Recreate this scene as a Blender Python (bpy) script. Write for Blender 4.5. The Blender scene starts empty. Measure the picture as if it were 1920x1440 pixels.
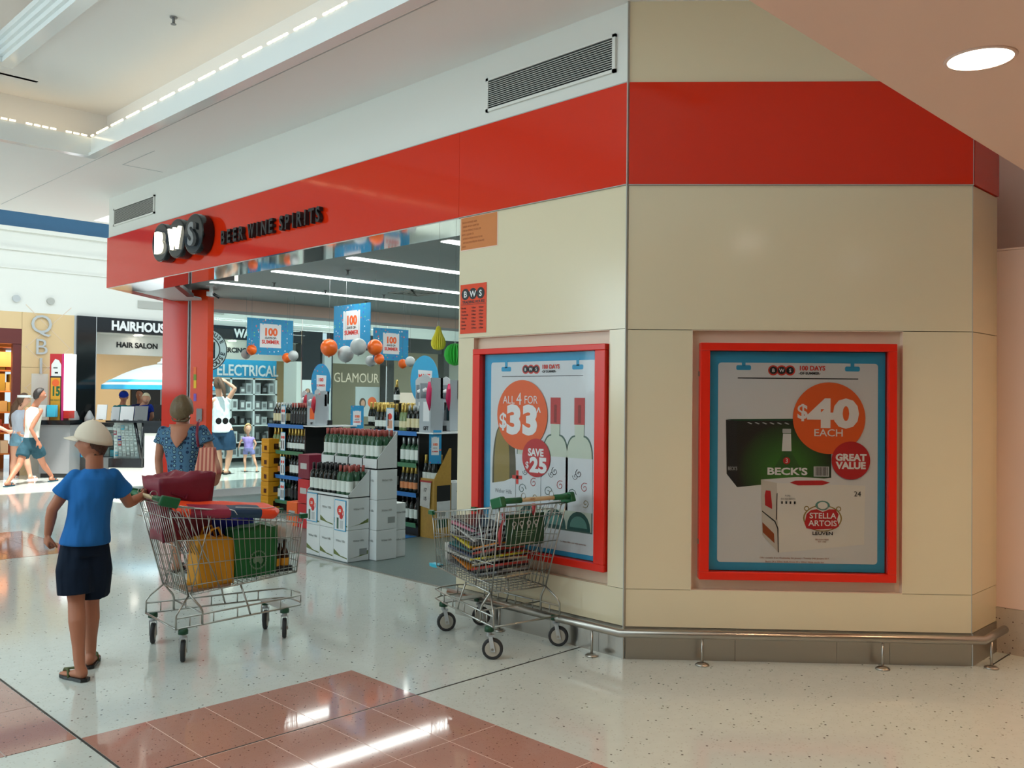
import bpy, bmesh, math, random
from mathutils import Vector, Matrix
random.seed(7)
S = bpy.context.scene
COL = S.collection
R = math.radians
PI = math.pi

# ------------------------------------------------------------------ camera
F_PX, CAM_H = 1683.0, 1.62
YAW, PITCH, ROLL = R(45.15), math.atan(24 / F_PX), 0.010
fw = Vector((math.sin(YAW) * math.cos(PITCH), math.cos(YAW) * math.cos(PITCH), math.sin(PITCH)))
r0 = Vector((math.cos(YAW), -math.sin(YAW), 0)); u0 = r0.cross(fw)
rt = r0 * math.cos(ROLL) + u0 * math.sin(ROLL)
up = u0 * math.cos(ROLL) - r0 * math.sin(ROLL)
cd = bpy.data.cameras.new('camera'); cam = bpy.data.objects.new('camera', cd); COL.objects.link(cam)
cd.sensor_fit = 'HORIZONTAL'; cd.sensor_width = 36.0; cd.lens = 36.0 * F_PX / 1920.0
cd.clip_start = 0.05; cd.clip_end = 200
m3 = Matrix((rt, up, -fw)).transposed()
cam.matrix_world = Matrix.Translation((0, 0, CAM_H)) @ m3.to_4x4()
S.camera = cam

# ------------------------------------------------------------------ world, sun, lights, exposure
w = bpy.data.worlds.new('daylight'); S.world = w; w.use_nodes = True
bgn = w.node_tree.nodes['Background']
bgn.inputs[0].default_value = (0.76, 0.92, 1.0, 1); bgn.inputs[1].default_value = 1.0
S.view_settings.view_transform = 'Standard'; S.view_settings.look = 'None'
S.view_settings.gamma = 1.0; S.view_settings.use_curve_mapping = False
S.view_settings.exposure = 0.0

def aim(o, d): o.rotation_euler = Vector(d).to_track_quat('-Z', 'Y').to_euler()
def area(name, loc, d, sx, sy, power, col):
    l = bpy.data.lights.new(name, 'AREA'); l.shape = 'RECTANGLE'; l.size = sx; l.size_y = sy
    l.energy = power; l.color = col
    o = bpy.data.objects.new(name, l); o.location = loc; aim(o, d); COL.objects.link(o); return o
def spot(name, loc, d, power, col, ang=2.4, rad=.1):
    l = bpy.data.lights.new(name, 'SPOT'); l.energy = power; l.color = col; l.spot_size = ang; l.spot_blend = .8; l.shadow_soft_size = rad
    o = bpy.data.objects.new(name, l); o.location = loc; aim(o, d); COL.objects.link(o); return o
sl = bpy.data.lights.new('sun', 'SUN'); sl.energy = 9.0; sl.angle = R(1.5); sl.color = (1, .97, .9)
so = bpy.data.objects.new('sun', sl); COL.objects.link(so); aim(so, (.10, .30, -1.0)); so.location = (6, 13, 9)
WARM = (1.0, .66, .36); COOL = (.76, .95, 1.0)
# skylight over the atrium, lit coffers, shop strip lights, warm downlights under the low ceiling
area('skylight', (5, 15.3, 5.9), (0, -.05, -1), 12, 2.2, 260, (.82, .95, 1.0))
area('coffer_light', (-.4, 5.2, 5.3), (.15, .1, -1), 4.5, 7.0, 205, (.78, .95, 1.0))
area('mall_daylight', (-6.5, 9.5, 3.0), (1, -.25, .14), 6, 2.6, 275, COOL)
for y in (6.62, 8.22, 9.82, 11.42):
    area('strip_glow', (8.6, y, 3.10), (0, 0, -1), 5.6, .16, 34, (.93, 1.0, .96))
for x in (.4, 3.78): 
    for y in (-.6, 1.18): spot('downlight_beam', (x, y, 2.93), (0, 0, -1), 68, WARM)
spot('downlight_beam', (6.1, -.2, 2.93), (0, .2, -1), 80, WARM)

# ------------------------------------------------------------------ materials
def mat(name, col, rough=.5, metal=0., spec=.5, bump=0, bscale=40, vary=0., vscale=6, alpha=1, trans=0, emit=None, es=0, coat=0, ior=None):
    m = bpy.data.materials.new(name); m.use_nodes = True
    nt = m.node_tree; b = nt.nodes['Principled BSDF']
    c = tuple(col) + (1,)
    b.inputs['Base Color'].default_value = c; b.inputs['Roughness'].default_value = rough
    b.inputs['Metallic'].default_value = metal; b.inputs['Specular IOR Level'].default_value = spec
    if coat: b.inputs['Coat Weight'].default_value = coat; b.inputs['Coat Roughness'].default_value = .03
    if trans: b.inputs['Transmission Weight'].default_value = trans
    if ior: b.inputs['IOR'].default_value = ior
    if alpha < 1: b.inputs['Alpha'].default_value = alpha
    if emit: b.inputs['Emission Color'].default_value = tuple(emit) + (1,); b.inputs['Emission Strength'].default_value = es
    if vary or bump:
        tc = nt.nodes.new('ShaderNodeTexCoord'); nz = nt.nodes.new('ShaderNodeTexNoise')
        nt.links.new(tc.outputs['Object'], nz.inputs['Vector']); nz.inputs['Scale'].default_value = vscale; nz.inputs['Detail'].default_value = 4
        if vary:
            mx = nt.nodes.new('ShaderNodeMix'); mx.data_type = 'RGBA'; mx.inputs[6].default_value = tuple(x * (1 - vary) for x in col) + (1,)
            mx.inputs[7].default_value = tuple(min(1, x * (1 + vary)) for x in col) + (1,)
            nt.links.new(nz.outputs['Fac'], mx.inputs[0]); nt.links.new(mx.outputs[2], b.inputs['Base Color'])
        if bump:
            n2 = nt.nodes.new('ShaderNodeTexNoise'); n2.inputs['Scale'].default_value = bscale; nt.links.new(tc.outputs['Object'], n2.inputs['Vector'])
            bp = nt.nodes.new('ShaderNodeBump'); bp.inputs['Strength'].default_value = bump; bp.inputs['Distance'].default_value = .01
            nt.links.new(n2.outputs['Fac'], bp.inputs['Height']); nt.links.new(bp.outputs[0], b.inputs['Normal'])
    return m
def srgb(r, g, b):
    f = lambda c: (c / 255 / 12.92) if c / 255 <= .04045 else ((c / 255 + .055) / 1.055) ** 2.4
    return (f(r), f(g), f(b))
def mixnode(nt, fac, a, b):
    mx = nt.nodes.new('ShaderNodeMix'); mx.data_type = 'RGBA'
    for k, v in ((0, fac), (6, a), (7, b)):
        if hasattr(v, 'is_linked') or hasattr(v, 'links'): nt.links.new(v, mx.inputs[k])
        else: mx.inputs[k].default_value = v if k == 0 else tuple(v) + (1,)
    return mx.outputs[2]
def terrazzo(name, base, chip, chip2, scale, rough, thr=.13):
    m = mat(name, base, rough); nt = m.node_tree; b = nt.nodes['Principled BSDF']
    geo = nt.nodes.new('ShaderNodeNewGeometry')
    def chips(sc, t, pick):
        v = nt.nodes.new('ShaderNodeTexVoronoi'); v.inputs['Scale'].default_value = sc; nt.links.new(geo.outputs['Position'], v.inputs['Vector'])
        lt = nt.nodes.new('ShaderNodeMath'); lt.operation = 'LESS_THAN'; lt.inputs[1].default_value = t; nt.links.new(v.outputs['Distance'], lt.inputs[0])
        sp = nt.nodes.new('ShaderNodeSeparateColor'); nt.links.new(v.outputs['Color'], sp.inputs[0])
        g = nt.nodes.new('ShaderNodeMath'); g.operation = 'LESS_THAN'; g.inputs[1].default_value = pick; nt.links.new(sp.outputs[0], g.inputs[0])
        mu = nt.nodes.new('ShaderNodeMath'); mu.operation = 'MULTIPLY'; nt.links.new(lt.outputs[0], mu.inputs[0]); nt.links.new(g.outputs[0], mu.inputs[1]); return mu.outputs[0]
    nz = nt.nodes.new('ShaderNodeTexNoise'); nz.inputs['Scale'].default_value = scale * .5; nz.inputs['Detail'].default_value = 3; nt.links.new(geo.outputs['Position'], nz.inputs['Vector'])
    c0 = mixnode(nt, nz.outputs['Fac'], tuple(x * .93 for x in base), tuple(min(1, x * 1.05) for x in base))
    c1 = mixnode(nt, chips(scale * 2.2, .3, .35), c0, chip2)
    c2 = mixnode(nt, chips(scale, thr, .26), c1, chip)
    nt.links.new(c2, b.inputs['Base Color'])
    return m

MT = {}
MT['terrazzo'] = terrazzo('white_terrazzo', srgb(204, 210, 204), srgb(84, 78, 70), srgb(188, 190, 182), 30, .085, .17)
MT['pink'] = terrazzo('pink_terrazzo', srgb(178, 132, 118), srgb(104, 62, 54), srgb(166, 112, 98), 55, .055, .22)
MT['skirt_terrazzo'] = terrazzo('skirting_terrazzo', srgb(196, 178, 160), srgb(90, 60, 50), srgb(180, 160, 144), 45, .3, .2)
MT['carpet'] = terrazzo('shop_vinyl', srgb(104, 118, 115), srgb(160, 170, 165), srgb(70, 84, 84), 60, .32, .2)
MT['ceil'] = mat('ceiling_paint', srgb(244, 242, 240), .8)
MT['ceil_low'] = mat('low_ceiling_paint', srgb(244, 212, 196), .8)
MT['wallwhite'] = mat('white_paint', srgb(226, 226, 220), .6)
MT['cream'] = mat('cream_laminate', srgb(224, 211, 180), .16, spec=.5, vary=.02, vscale=2)
MT['niche'] = mat('niche_lining', srgb(224, 200, 176), .3)
MT['joint'] = mat('panel_joint', srgb(120, 110, 96), .7)
MT['blackjoint'] = mat('black_floor_joint', srgb(48, 46, 44), .5)
MT['whitejoint'] = mat('pale_grout', srgb(222, 190, 176), .5)
MT['red'] = mat('red_gloss_panel', srgb(216, 44, 12), .08, spec=.36)
MT['redframe'] = mat('red_frame_paint', srgb(224, 34, 10), .3)
MT['orangepost'] = mat('orange_red_post', srgb(226, 66, 22), .25)
MT['steel'] = mat('brushed_stainless', srgb(178, 172, 164), .28, metal=1, bump=.05, bscale=30)
MT['mirror'] = mat('polished_soffit', srgb(208, 196, 194), .06, metal=1)
MT['chrome'] = mat('zinc_wire', srgb(176, 176, 170), .3, metal=1)
MT['black'] = mat('black_plastic', srgb(22, 24, 26), .35)
MT['blackgloss'] = mat('black_gloss', srgb(14, 18, 22), .12)
MT['dark'] = mat('dark_gap', srgb(24, 26, 28), .8)
MT['white'] = mat('white_print', srgb(238, 238, 238), .5)
MT['whitegloss'] = mat('white_gloss', srgb(236, 240, 240), .15)
MT['grey'] = mat('grey_plastic', srgb(128, 130, 132), .4)
MT['ltgrey'] = mat('light_grey', srgb(186, 190, 192), .45)
MT['vent'] = mat('vent_metal', srgb(176, 176, 170), .5)
MT['orange'] = mat('orange_print', srgb(238, 100, 36), .45)
MT['crimson'] = mat('crimson_print', srgb(196, 34, 40), .45)
MT['blue'] = mat('sky_blue_print', srgb(44, 160, 206), .45, vary=.06, vscale=20)
MT['inkred'] = mat('print_red', srgb(220, 58, 44), .5)
MT['ink'] = mat('print_black', srgb(30, 30, 32), .5)
MT['green'] = mat('trolley_green', srgb(14, 96, 56), .4)
MT['darkgreen'] = mat('dark_green_sign', srgb(16, 70, 44), .45)
MT['rubber'] = mat('tyre_rubber', srgb(46, 46, 48), .6)
MT['wheelhub'] = mat('wheel_hub', srgb(176, 170, 158), .5)
MT['led'] = mat('led_rope', (1, .8, .5), emit=(1, .80, .48), es=5)
MT['tube'] = mat('fluorescent_strip', (1, 1, 1), emit=(.93, 1, .96), es=7)
MT['lamp'] = mat('downlight_lamp', (1, 1, 1), emit=(1, .93, .82), es=12)
MT['litletter'] = mat('lit_letter', (1, .98, .85), emit=(1, .97, .78), es=1.6)
MT['litwhite'] = mat('lit_white_sign', (1, 1, 1), emit=(.95, .98, 1), es=2.2)
MT['skin'] = mat('tanned_skin', srgb(178, 116, 88), .55, vary=.05, vscale=12)
MT['skinpale'] = mat('pale_skin', srgb(206, 152, 126), .55)
def clear(name, tint, rough, bump=0, bs=5, ior=1.45):
    m = bpy.data.materials.new(name); m.use_nodes = True; nt = m.node_tree; nt.nodes.clear()
    out = nt.nodes.new('ShaderNodeOutputMaterial'); tr = nt.nodes.new('ShaderNodeBsdfTransparent'); gl = nt.nodes.new('ShaderNodeBsdfGlossy'); fr = nt.nodes.new('ShaderNodeFresnel'); mx = nt.nodes.new('ShaderNodeMixShader')
    tr.inputs[0].default_value = tuple(tint) + (1,); gl.inputs['Roughness'].default_value = rough; fr.inputs[0].default_value = ior
    nt.links.new(fr.outputs[0], mx.inputs[0]); nt.links.new(tr.outputs[0], mx.inputs[1]); nt.links.new(gl.outputs[0], mx.inputs[2]); nt.links.new(mx.outputs[0], out.inputs[0])
    if bump:
        nz = nt.nodes.new('ShaderNodeTexNoise'); nz.inputs['Scale'].default_value = bs; bp = nt.nodes.new('ShaderNodeBump'); bp.inputs['Strength'].default_value = bump; bp.inputs['Distance'].default_value = .02
        nt.links.new(nz.outputs['Fac'], bp.inputs['Height']); nt.links.new(bp.outputs[0], gl.inputs['Normal']); nt.links.new(bp.outputs[0], fr.inputs['Normal'])
    return m
MT['glass'] = clear('window_glass', (.86, .95, .94), .0)
MT['cover'] = clear('perspex_cover', (.97, .97, .97), .05, .05, 6, ior=1.2)
MT['clearplastic'] = mat('clear_plastic', (.8, .9, .88), .15, alpha=.35)
MT['cyan'] = mat('cyan_plastic', srgb(70, 196, 226), .5)

# ------------------------------------------------------------------ mesh builder
class MB:
    def __init__(s): s.v = []; s.f = []; s.m = []; s.sm = []; s.k = 0
    def add(s, vs, fs, smooth=False, k=None):
        o = len(s.v); s.v += [tuple(v) for v in vs]
        for f in fs: s.f.append(tuple(i + o for i in f)); s.m.append(s.k if k is None else k); s.sm.append(smooth)
        return s
    def box(s, a, b, k=None):
        x0, y0, z0 = [min(p, q) for p, q in zip(a, b)]; x1, y1, z1 = [max(p, q) for p, q in zip(a, b)]
        v = [(x0, y0, z0), (x1, y0, z0), (x1, y1, z0), (x0, y1, z0), (x0, y0, z1), (x1, y0, z1), (x1, y1, z1), (x0, y1, z1)]
        return s.add(v, [(0, 3, 2, 1), (4, 5, 6, 7), (0, 1, 5, 4), (1, 2, 6, 5), (2, 3, 7, 6), (3, 0, 4, 7)], k=k)
    def obox(s, c, ax, ay, az, k=None):     # centre and three half-axis vectors
        c, ax, ay, az = map(Vector, (c, ax, ay, az)); v = []
        for sz in (-1, 1):
            for sx, sy in ((-1, -1), (1, -1), (1, 1), (-1, 1)): v.append(c + ax * sx + ay * sy + az * sz)
        return s.add(v, [(0, 3, 2, 1), (4, 5, 6, 7), (0, 1, 5, 4), (1, 2, 6, 5), (2, 3, 7, 6), (3, 0, 4, 7)], k=k)
    def prism(s, pts, z0, z1, k=None):      # outline in XY, extruded in Z
        n = len(pts); v = [(x, y, z0) for x, y in pts] + [(x, y, z1) for x, y in pts]
        fs = [tuple(reversed(range(n))), tuple(range(n, 2 * n))] + [(i, (i + 1) % n, n + (i + 1) % n, n + i) for i in range(n)]
        return s.add(v, fs, k=k)
    def sheet(s, pts, y0, y1, k=None):      # outline in XZ (seen from -Y), thickness y0..y1
        n = len(pts); v = [(x, y0, z) for x, z in pts] + [(x, y1, z) for x, z in pts]
        fs = [tuple(range(n)), tuple(reversed(range(n, 2 * n)))] + [(i, n + i, n + (i + 1) % n, (i + 1) % n) for i in range(n)]
        return s.add(v, fs, k=k)
    def rings(s, rs, cap=(True, True), smooth=True, k=None):
        n = len(rs[0]); v = [p for r in rs for p in r]; fs = []
        for i in range(len(rs) - 1):
            for j in range(n): fs.append((i * n + j, i * n + (j + 1) % n, (i + 1) * n + (j + 1) % n, (i + 1) * n + j))
        s.add(v, fs, smooth, k); o = len(s.v) - len(v)
        if cap[0]: s.f.append(tuple(o + j for j in reversed(range(n)))); s.m.append(s.k if k is None else k); s.sm.append(False)
        if cap[1]: s.f.append(tuple(o + (len(rs) - 1) * n + j for j in range(n))); s.m.append(s.k if k is None else k); s.sm.append(False)
        return s
    def lathe(s, prof, c=(0, 0, 0), n=12, k=None, cap=(True, True)):   # prof: (r, z)
        return s.rings([[(c[0] + r * math.cos(2 * PI * j / n), c[1] + r * math.sin(2 * PI * j / n), c[2] + z) for j in range(n)] for r, z in prof], cap, True, k)
    def tube(s, pts, r, n=6, k=None, closed=False, caps=True):
        pts = [Vector(p) for p in pts]; rr = r if isinstance(r, (list, tuple)) else [r] * len(pts); rs = []; N = len(pts); prev = None
        for i, p in enumerate(pts):
            if closed: t = (pts[(i + 1) % N] - pts[i - 1])
            else: t = (pts[min(i + 1, N - 1)] - pts[max(i - 1, 0)])
            t.normalize()
            if prev is None:
                a = Vector((0, 0, 1)) if abs(t.z) < .9 else Vector((1, 0, 0)); u = t.cross(a).normalized()
            else: u = (prev - t * prev.dot(t)).normalized()
            prev = u; q = t.cross(u)
            rs.append([p + (u * math.cos(2 * PI * j / n) + q * math.sin(2 * PI * j / n)) * rr[i] for j in range(n)])
        if closed: rs.append(rs[0]); return s.rings(rs, (False, False), True, k)
        return s.rings(rs, (caps, caps), True, k)
    def ball(s, c, r, n=12, m=8, k=None):    # r scalar or 3-vector
        r = (r, r, r) if not isinstance(r, (list, tuple)) else r; rs = []
        for i in range(m + 1):
            th = PI * (i / m); th = min(max(th, .02), PI - .02)
            rs.append([(c[0] + r[0] * math.sin(th) * math.cos(2 * PI * j / n), c[1] + r[1] * math.sin(th) * math.sin(2 * PI * j / n), c[2] - r[2] * math.cos(th)) for j in range(n)])
        return s.rings(rs, (True, True), True, k)
    def limb(s, pts, rad, n=12, k=None, flat=(False, False)):    # tapered tube with round ends
        pts = [Vector(p) for p in pts]; P = []; Q = []
        rad = list(rad)
        if not flat[0]:
            d = (pts[0] - pts[1]).normalized()
            for a in (.98, .8, .45): P.append(pts[0] + d * rad[0] * a); Q.append(rad[0] * math.sqrt(1 - a * a))
        P += pts; Q += rad
        if not flat[1]:
            d = (pts[-1] - pts[-2]).normalized()
            for a in (.45, .8, .98): P.append(pts[-1] + d * rad[-1] * a); Q.append(rad[-1] * math.sqrt(1 - a * a))
        return s.tube(P, Q, n, k)
    def oval(s, secs, n=16, k=None, cap=(True, True)):   # secs: (centre, a-vector, b-vector)
        return s.rings([[Vector(c) + Vector(a) * math.cos(2 * PI * j / n) + Vector(b) * math.sin(2 * PI * j / n) for j in range(n)] for c, a, b in secs], cap, True, k)
    def mesh(s, name, mats):
        me = bpy.data.meshes.new(name); me.from_pydata(s.v, [], s.f)
        for m in (mats if isinstance(mats, (list, tuple)) else [mats]): me.materials.append(m)
        me.polygons.foreach_set('material_index', s.m); me.polygons.foreach_set('use_smooth', s.sm); me.update(); return me
KID = {}
def link(name, data, parent=None, loc=None, rz=None):
    o = bpy.data.objects.new(name, data); COL.objects.link(o)
    if parent: o.parent = parent; KID.setdefault(parent.name, []).append(o)
    if loc is not None: o.location = loc
    if rz is not None: o.rotation_euler = (0, 0, rz)
    return o
def obj(name, mb, m, parent=None, loc=None, rz=None):
    m = [MT[q] if isinstance(q, str) else q for q in (m if isinstance(m, (list, tuple)) else [m])]
    return link(name, mb.mesh(name, m), parent, loc, rz)
def tag(o, label=None, cat=None, group=None, kind=None):
    if label: o['label'] = label
    if cat: o['category'] = cat
    if group: o['group'] = group
    if kind: o['kind'] = kind
    return o
def thing(name, label, cat, loc=(0, 0, 0), rz=0, group=None):
    return tag(link(name, None, None, loc, rz), label, cat, group)
def struct(name, mb, m, parent=None, label=None):
    o = obj(name, mb, m, parent)
    if not parent: o['kind'] = 'structure'
    if label: o['label'] = label
    return o
def copy_tree(o, parent=None):
    c = o.copy(); COL.objects.link(c); c.parent = parent
    if parent: KID.setdefault(parent.name, []).append(c)
    for ch in KIDS(o): copy_tree(ch, c)
    return c
def KIDS(o): return list(KID.get(o.name, []))
def bevel(o, w=.004, seg=2):
    b = o.modifiers.new('bevel', 'BEVEL'); b.width = w; b.segments = seg; b.limit_method = 'ANGLE'; return o
def text(name, s, parent, x, z, h, m, y=0., align='CENTER', bold=0., ext=.0004, sx=1., valign='BOTTOM_BASELINE', rz=0., sp=1.):
    cu = bpy.data.curves.new(name, 'FONT'); cu.body = s; cu.size = h / .70; cu.align_x = align; cu.align_y = valign
    cu.offset = bold * h; cu.extrude = ext; cu.resolution_u = 3; cu.space_character = sp
    t = bpy.data.objects.new('t', cu); COL.objects.link(t)
    dg = bpy.context.evaluated_depsgraph_get(); me = bpy.data.meshes.new_from_object(t.evaluated_get(dg))
    COL.objects.unlink(t); bpy.data.objects.remove(t)
    me.transform(Matrix.Translation((x, y, z)) @ Matrix.Rotation(rz, 4, 'Y') @ Matrix.Scale(sx, 4, (1, 0, 0)) @ Matrix.Rotation(PI / 2, 4, 'X'))
    me.materials.clear(); me.materials.append(MT[m] if isinstance(m, str) else m); me.name = name
    return link(name, me, parent)
def disc(r, cx=0, cz=0, n=28, rx=1.): return [(cx + r * rx * math.cos(2 * PI * i / n), cz + r * math.sin(2 * PI * i / n)) for i in range(n)]
def rect(x0, z0, x1, z1): return [(x0, z0), (x1, z0), (x1, z1), (x0, z1)]
def rrect(x0, z0, x1, z1, r, n=4):
    p = []
    for cx, cz, a in ((x1 - r, z0 + r, -90), (x1 - r, z1 - r, 0), (x0 + r, z1 - r, 90), (x0 + r, z0 + r, 180)):
        for i in range(n + 1): t = R(a + 90 * i / n); p.append((cx + r * math.cos(t), cz + r * math.sin(t)))
    return p
def flat(name, pts, parent, m, y=-.001, t=.0008): return obj(name, MB().sheet(pts, y, y + t), m, parent)
def smooth_union(mb, vox, name, m, parent=None, it=4):
    o = obj(name, mb, m, parent)
    rm = o.modifiers.new('fuse', 'REMESH'); rm.mode = 'VOXEL'; rm.voxel_size = vox; rm.use_smooth_shade = True
    sm = o.modifiers.new('relax', 'SMOOTH'); sm.iterations = it; sm.factor = .5
    return o
def at(px, py, d):      # the point at depth d metres along the view axis, used once to stand people on the floor plan
    v = fw + rt * ((px - 960) / F_PX) - up * ((py - 720) / F_PX)
    t = d / (v.x * .70711 + v.y * .70711)
    return Vector((v.x * t, v.y * t, CAM_H + v.z * t))
# ================================================================== THE SETTING
A = Vector((4.476, 3.443, 0)); B = Vector((5.908, 1.884, 0))
FR = -PI / 2                                   # facade frame: local x runs to the viewer's right, local -y is outward
CR = math.atan2(B.y - A.y, B.x - A.x); LC = (B - A).length
def sgroup(name, loc, rz):
    o = link(name, None, None, loc, rz); o['kind'] = 'structure'; return o
fl = struct('floor', MB().box((-12, -8, -.12), (16, 24, 0)), 'terrazzo')
# pink inlay tiles, black expansion joints, grout
g = MB()
for x in range(1, 5): g.box((1.585 + .305 * x - .002, -2.9, .0006), (1.585 + .305 * x + .002, 4.398, .0018))
for y in range(1, 12): g.box((1.589, 4.40 - .61 * y - .002, .0006), (3.11, 4.40 - .61 * y + .002, .0018))
obj('grout', g, 'whitejoint', fl)['kind'] = 'stuff'
tile = None
def tiles(x0, y1, nx, ny, sx=.305, sy=.61, gap=.002):
    global tile
    for i in range(nx):
        for j in range(ny):
            if tile is None: tile = MB().box((gap, gap, 0), (sx - gap, sy - gap, .002)).mesh('tile', [MT['pink']])
            link('tile', tile, fl, (x0 + i * sx, y1 - (j + 1) * sy, 0))
tiles(1.585, 4.40, 5, 12)
tiles(1.572 - 6 * .305, 4.41 + .61 * 4, 6, 4)
tiles(3.42 - 6 * .305, 9.60 + .61 * 3, 6, 3)
obj('joint_strip', MB().box((1.574, -8, .0004), (1.584, 22, .0022)).box((-12, 3.793, .0004), (4.47, 3.802, .0024)).box((5.93, 1.80, .0004), (8.2, 1.808, .002)), 'blackjoint', fl)
st = MB().prism([(5.0, 3.8), (6.5, 2.35), (13.8, 2.35), (13.8, 13.2), (6.35, 13.2), (5.0, 11.9)], .0005, .004)
obj('vinyl_floor', st, 'carpet', fl, )['label'] = 'grey speckled vinyl inside the shop'
obj('threshold_strip', MB().box((4.975, 5.0, .0005), (5.0, 11.95, .007)), 'steel', fl)

# ---- facade wall with door opening
Wl = sgroup('wall_left', A, FR)
DY = -1.577; EY = -8.337
def P(par, name, m, *boxes, bv=0):
    mb = MB()
    for a, b in boxes: mb.box(a, b)
    o = obj(name, mb, m, par)
    if bv: bevel(o, bv)
    return o
P(Wl, 'backing', 'dark', ((DY + .02, .055, .0), (-.01, .42, 2.96)))
P(Wl, 'jamb', 'wallwhite', ((DY, .02, 0), (DY + .02, .50, 2.96)), ((DY, .40, 0), (0.2, .50, 3.1)))
P(Wl, 'panel', 'cream', ((DY, 0, 2.055), (-.004, .05, 2.954)))
P(Wl, 'panel', 'cream', ((DY, 0, .432), (-1.412, .05, 2.052)))
P(Wl, 'panel', 'cream', ((-.138, 0, .432), (-.004, .05, 2.052)))
P(Wl, 'panel', 'cream', ((DY, 0, .20), (-.004, .05, .429)))
P(Wl, 'niche_panel', 'niche', ((-1.412, .045, .43), (-.138, .055, 2.055)), ((-1.412, .0, .43), (-1.409, .05, 2.053)), ((-1.412, 0, 2.049), (-.138, .05, 2.053)), ((-.141, 0, .43), (-.138, .05, 2.053)))
P(Wl, 'bulkhead', 'wallwhite', ((EY, .006, 3.603), (-.0, .45, 4.11)))
P(Wl, 'fascia_panel', 'red', ((DY + .001, -.012, 2.960), (-.004, .05, 3.598)))
P(Wl, 'fascia_panel', 'red', ((EY, -.012, 2.960), (DY - .001, .44, 3.598)))
P(Wl, 'soffit_panel', 'mirror', ((EY + .03, -.008, 2.950), (DY, .46, 2.959)))
P(Wl, 'edge_trim', 'vent', ((-.006, -.014, .0), (.0, 0.004, 4.11)), ((DY, -.014, 2.9545), (-.006, .0, 2.959)), ((EY, -.013, 3.598), (-.006, .006, 3.604)))
kx = [DY, -1.25, -.62, -.2, -.004]
for i in range(4): P(Wl, 'kick_plate', 'steel', ((kx[i], -.006, 0), (kx[i + 1] - .002, .02, .198)))
# the splayed end over the shop corner
dg0, dg1 = Vector((EY, 0)), Vector((-9.373, 1.196))
def strip(off, wd, z0, z1):
    t = (dg1 - dg0).normalized(); n = Vector((-t.y, t.x)) * -1
    return [tuple(dg0 + n * off), tuple(dg1 + n * off), tuple(dg1 + n * (off + wd)), tuple(dg0 + n * (off + wd))]
def pz(par, name, pts, z0, z1, m): return obj(name, MB().prism(pts, z0, z1), m, par)
pz(Wl, 'fascia_panel', strip(0, .16, 0, 0), 2.960, 3.598, 'red')
pz(Wl, 'bulkhead', strip(.006, .3, 0, 0), 3.603, 4.11, 'wallwhite')
pz(Wl, 'soffit_panel', [(-7.42, .47), (-8.2, .47), (-8.40, .24), (-9.28, 1.26), (-9.0, 1.6), (-8.66, 1.42), (-8.42, 1.10)], 2.965, 2.985, 'ltgrey')
pz(Wl, 'door_track', [(-7.42, .47), (-7.28, .47), (-8.34, 1.16), (-8.42, 1.10)], 2.945, 2.99, 'black')

# ---- chamfered wall with the second poster
Wr = sgroup('wall_right', A, CR)
P(Wr, 'backing', 'dark', ((.0, .055, 0), (LC - .01, .4, 2.95)))
P(Wr, 'panel', 'cream', ((.004, 0, 2.050), (LC - .004, .05, 2.950)))
P(Wr, 'panel', 'cream', ((.004, 0, .434), (.405, .05, 2.046)))
P(Wr, 'panel', 'cream', ((1.697, 0, .434), (LC - .004, .05, 2.046)))
P(Wr, 'panel', 'cream', ((.004, 0, .20), (LC - .004, .05, .431)))
P(Wr, 'niche_panel', 'niche', ((.405, .045, .43), (1.697, .055, 2.05)), ((.405, 0, .431), (.408, .05, 2.048)), ((.405, 0, 2.044), (1.697, .05, 2.048)), ((1.694, 0, .431), (1.697, .05, 2.048)), ((.405, 0, .431), (1.697, .05, .435)))
P(Wr, 'fascia_panel', 'red', ((.002, -.012, 2.956), (LC - .004, .05, 3.596)))
P(Wr, 'bulkhead', 'cream', ((.0, .004, 3.600), (LC, .4, 4.11)))
P(Wr, 'edge_trim', 'vent', ((LC - .004, -.013, 2.952), (LC, .0, 3.60)), ((0, -.014, 2.951), (LC, 0, 2.955)), ((LC - .004, -.002, 0), (LC, .0, 2.952)))
kx = [.004, .68, 1.3, 1.62, LC - .004]
for i in range(4): P(Wr, 'kick_plate', 'steel', ((kx[i], -.006, 0), (kx[i + 1] - .002, .02, .198)))
# short return and recessed wall
We = sgroup('wall_end', B, 0)
RX = .462
P(We, 'panel', 'cream', ((.002, .0, 2.05), (RX, .3, 2.95))), P(We, 'panel', 'cream', ((.002, .0, .434), (RX, .3, 2.046))), P(We, 'panel', 'cream', ((.002, 0, .20), (RX, .3, .431)))
P(We, 'fascia_panel', 'red', ((.0, -.012, 2.956), (RX, .3, 3.6)))
P(We, 'bulkhead', 'cream', ((0, .004, 3.6), (RX + .6, .3, 4.11)))
P(We, 'kick_plate', 'steel', ((.0, -.006, 0), (RX, .02, .198)))
Wd = sgroup('wall_recess', (6.37, 1.884, 0), FR)
P(Wd, 'panel', 'ceil_low', ((-.3, 0, .292), (3.2, .3, 2.60)))
P(Wd, 'upper_panel', 'ceil_low', ((-.3, .45, 2.6), (3.2, .5, 4.11)), ((-.3, 0.0, 2.602), (3.2, .5, 2.615)))
P(Wd, 'terrazzo_skirting', 'skirt_terrazzo', ((-.3, -.008, 0), (3.2, .3, .290)))

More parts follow.
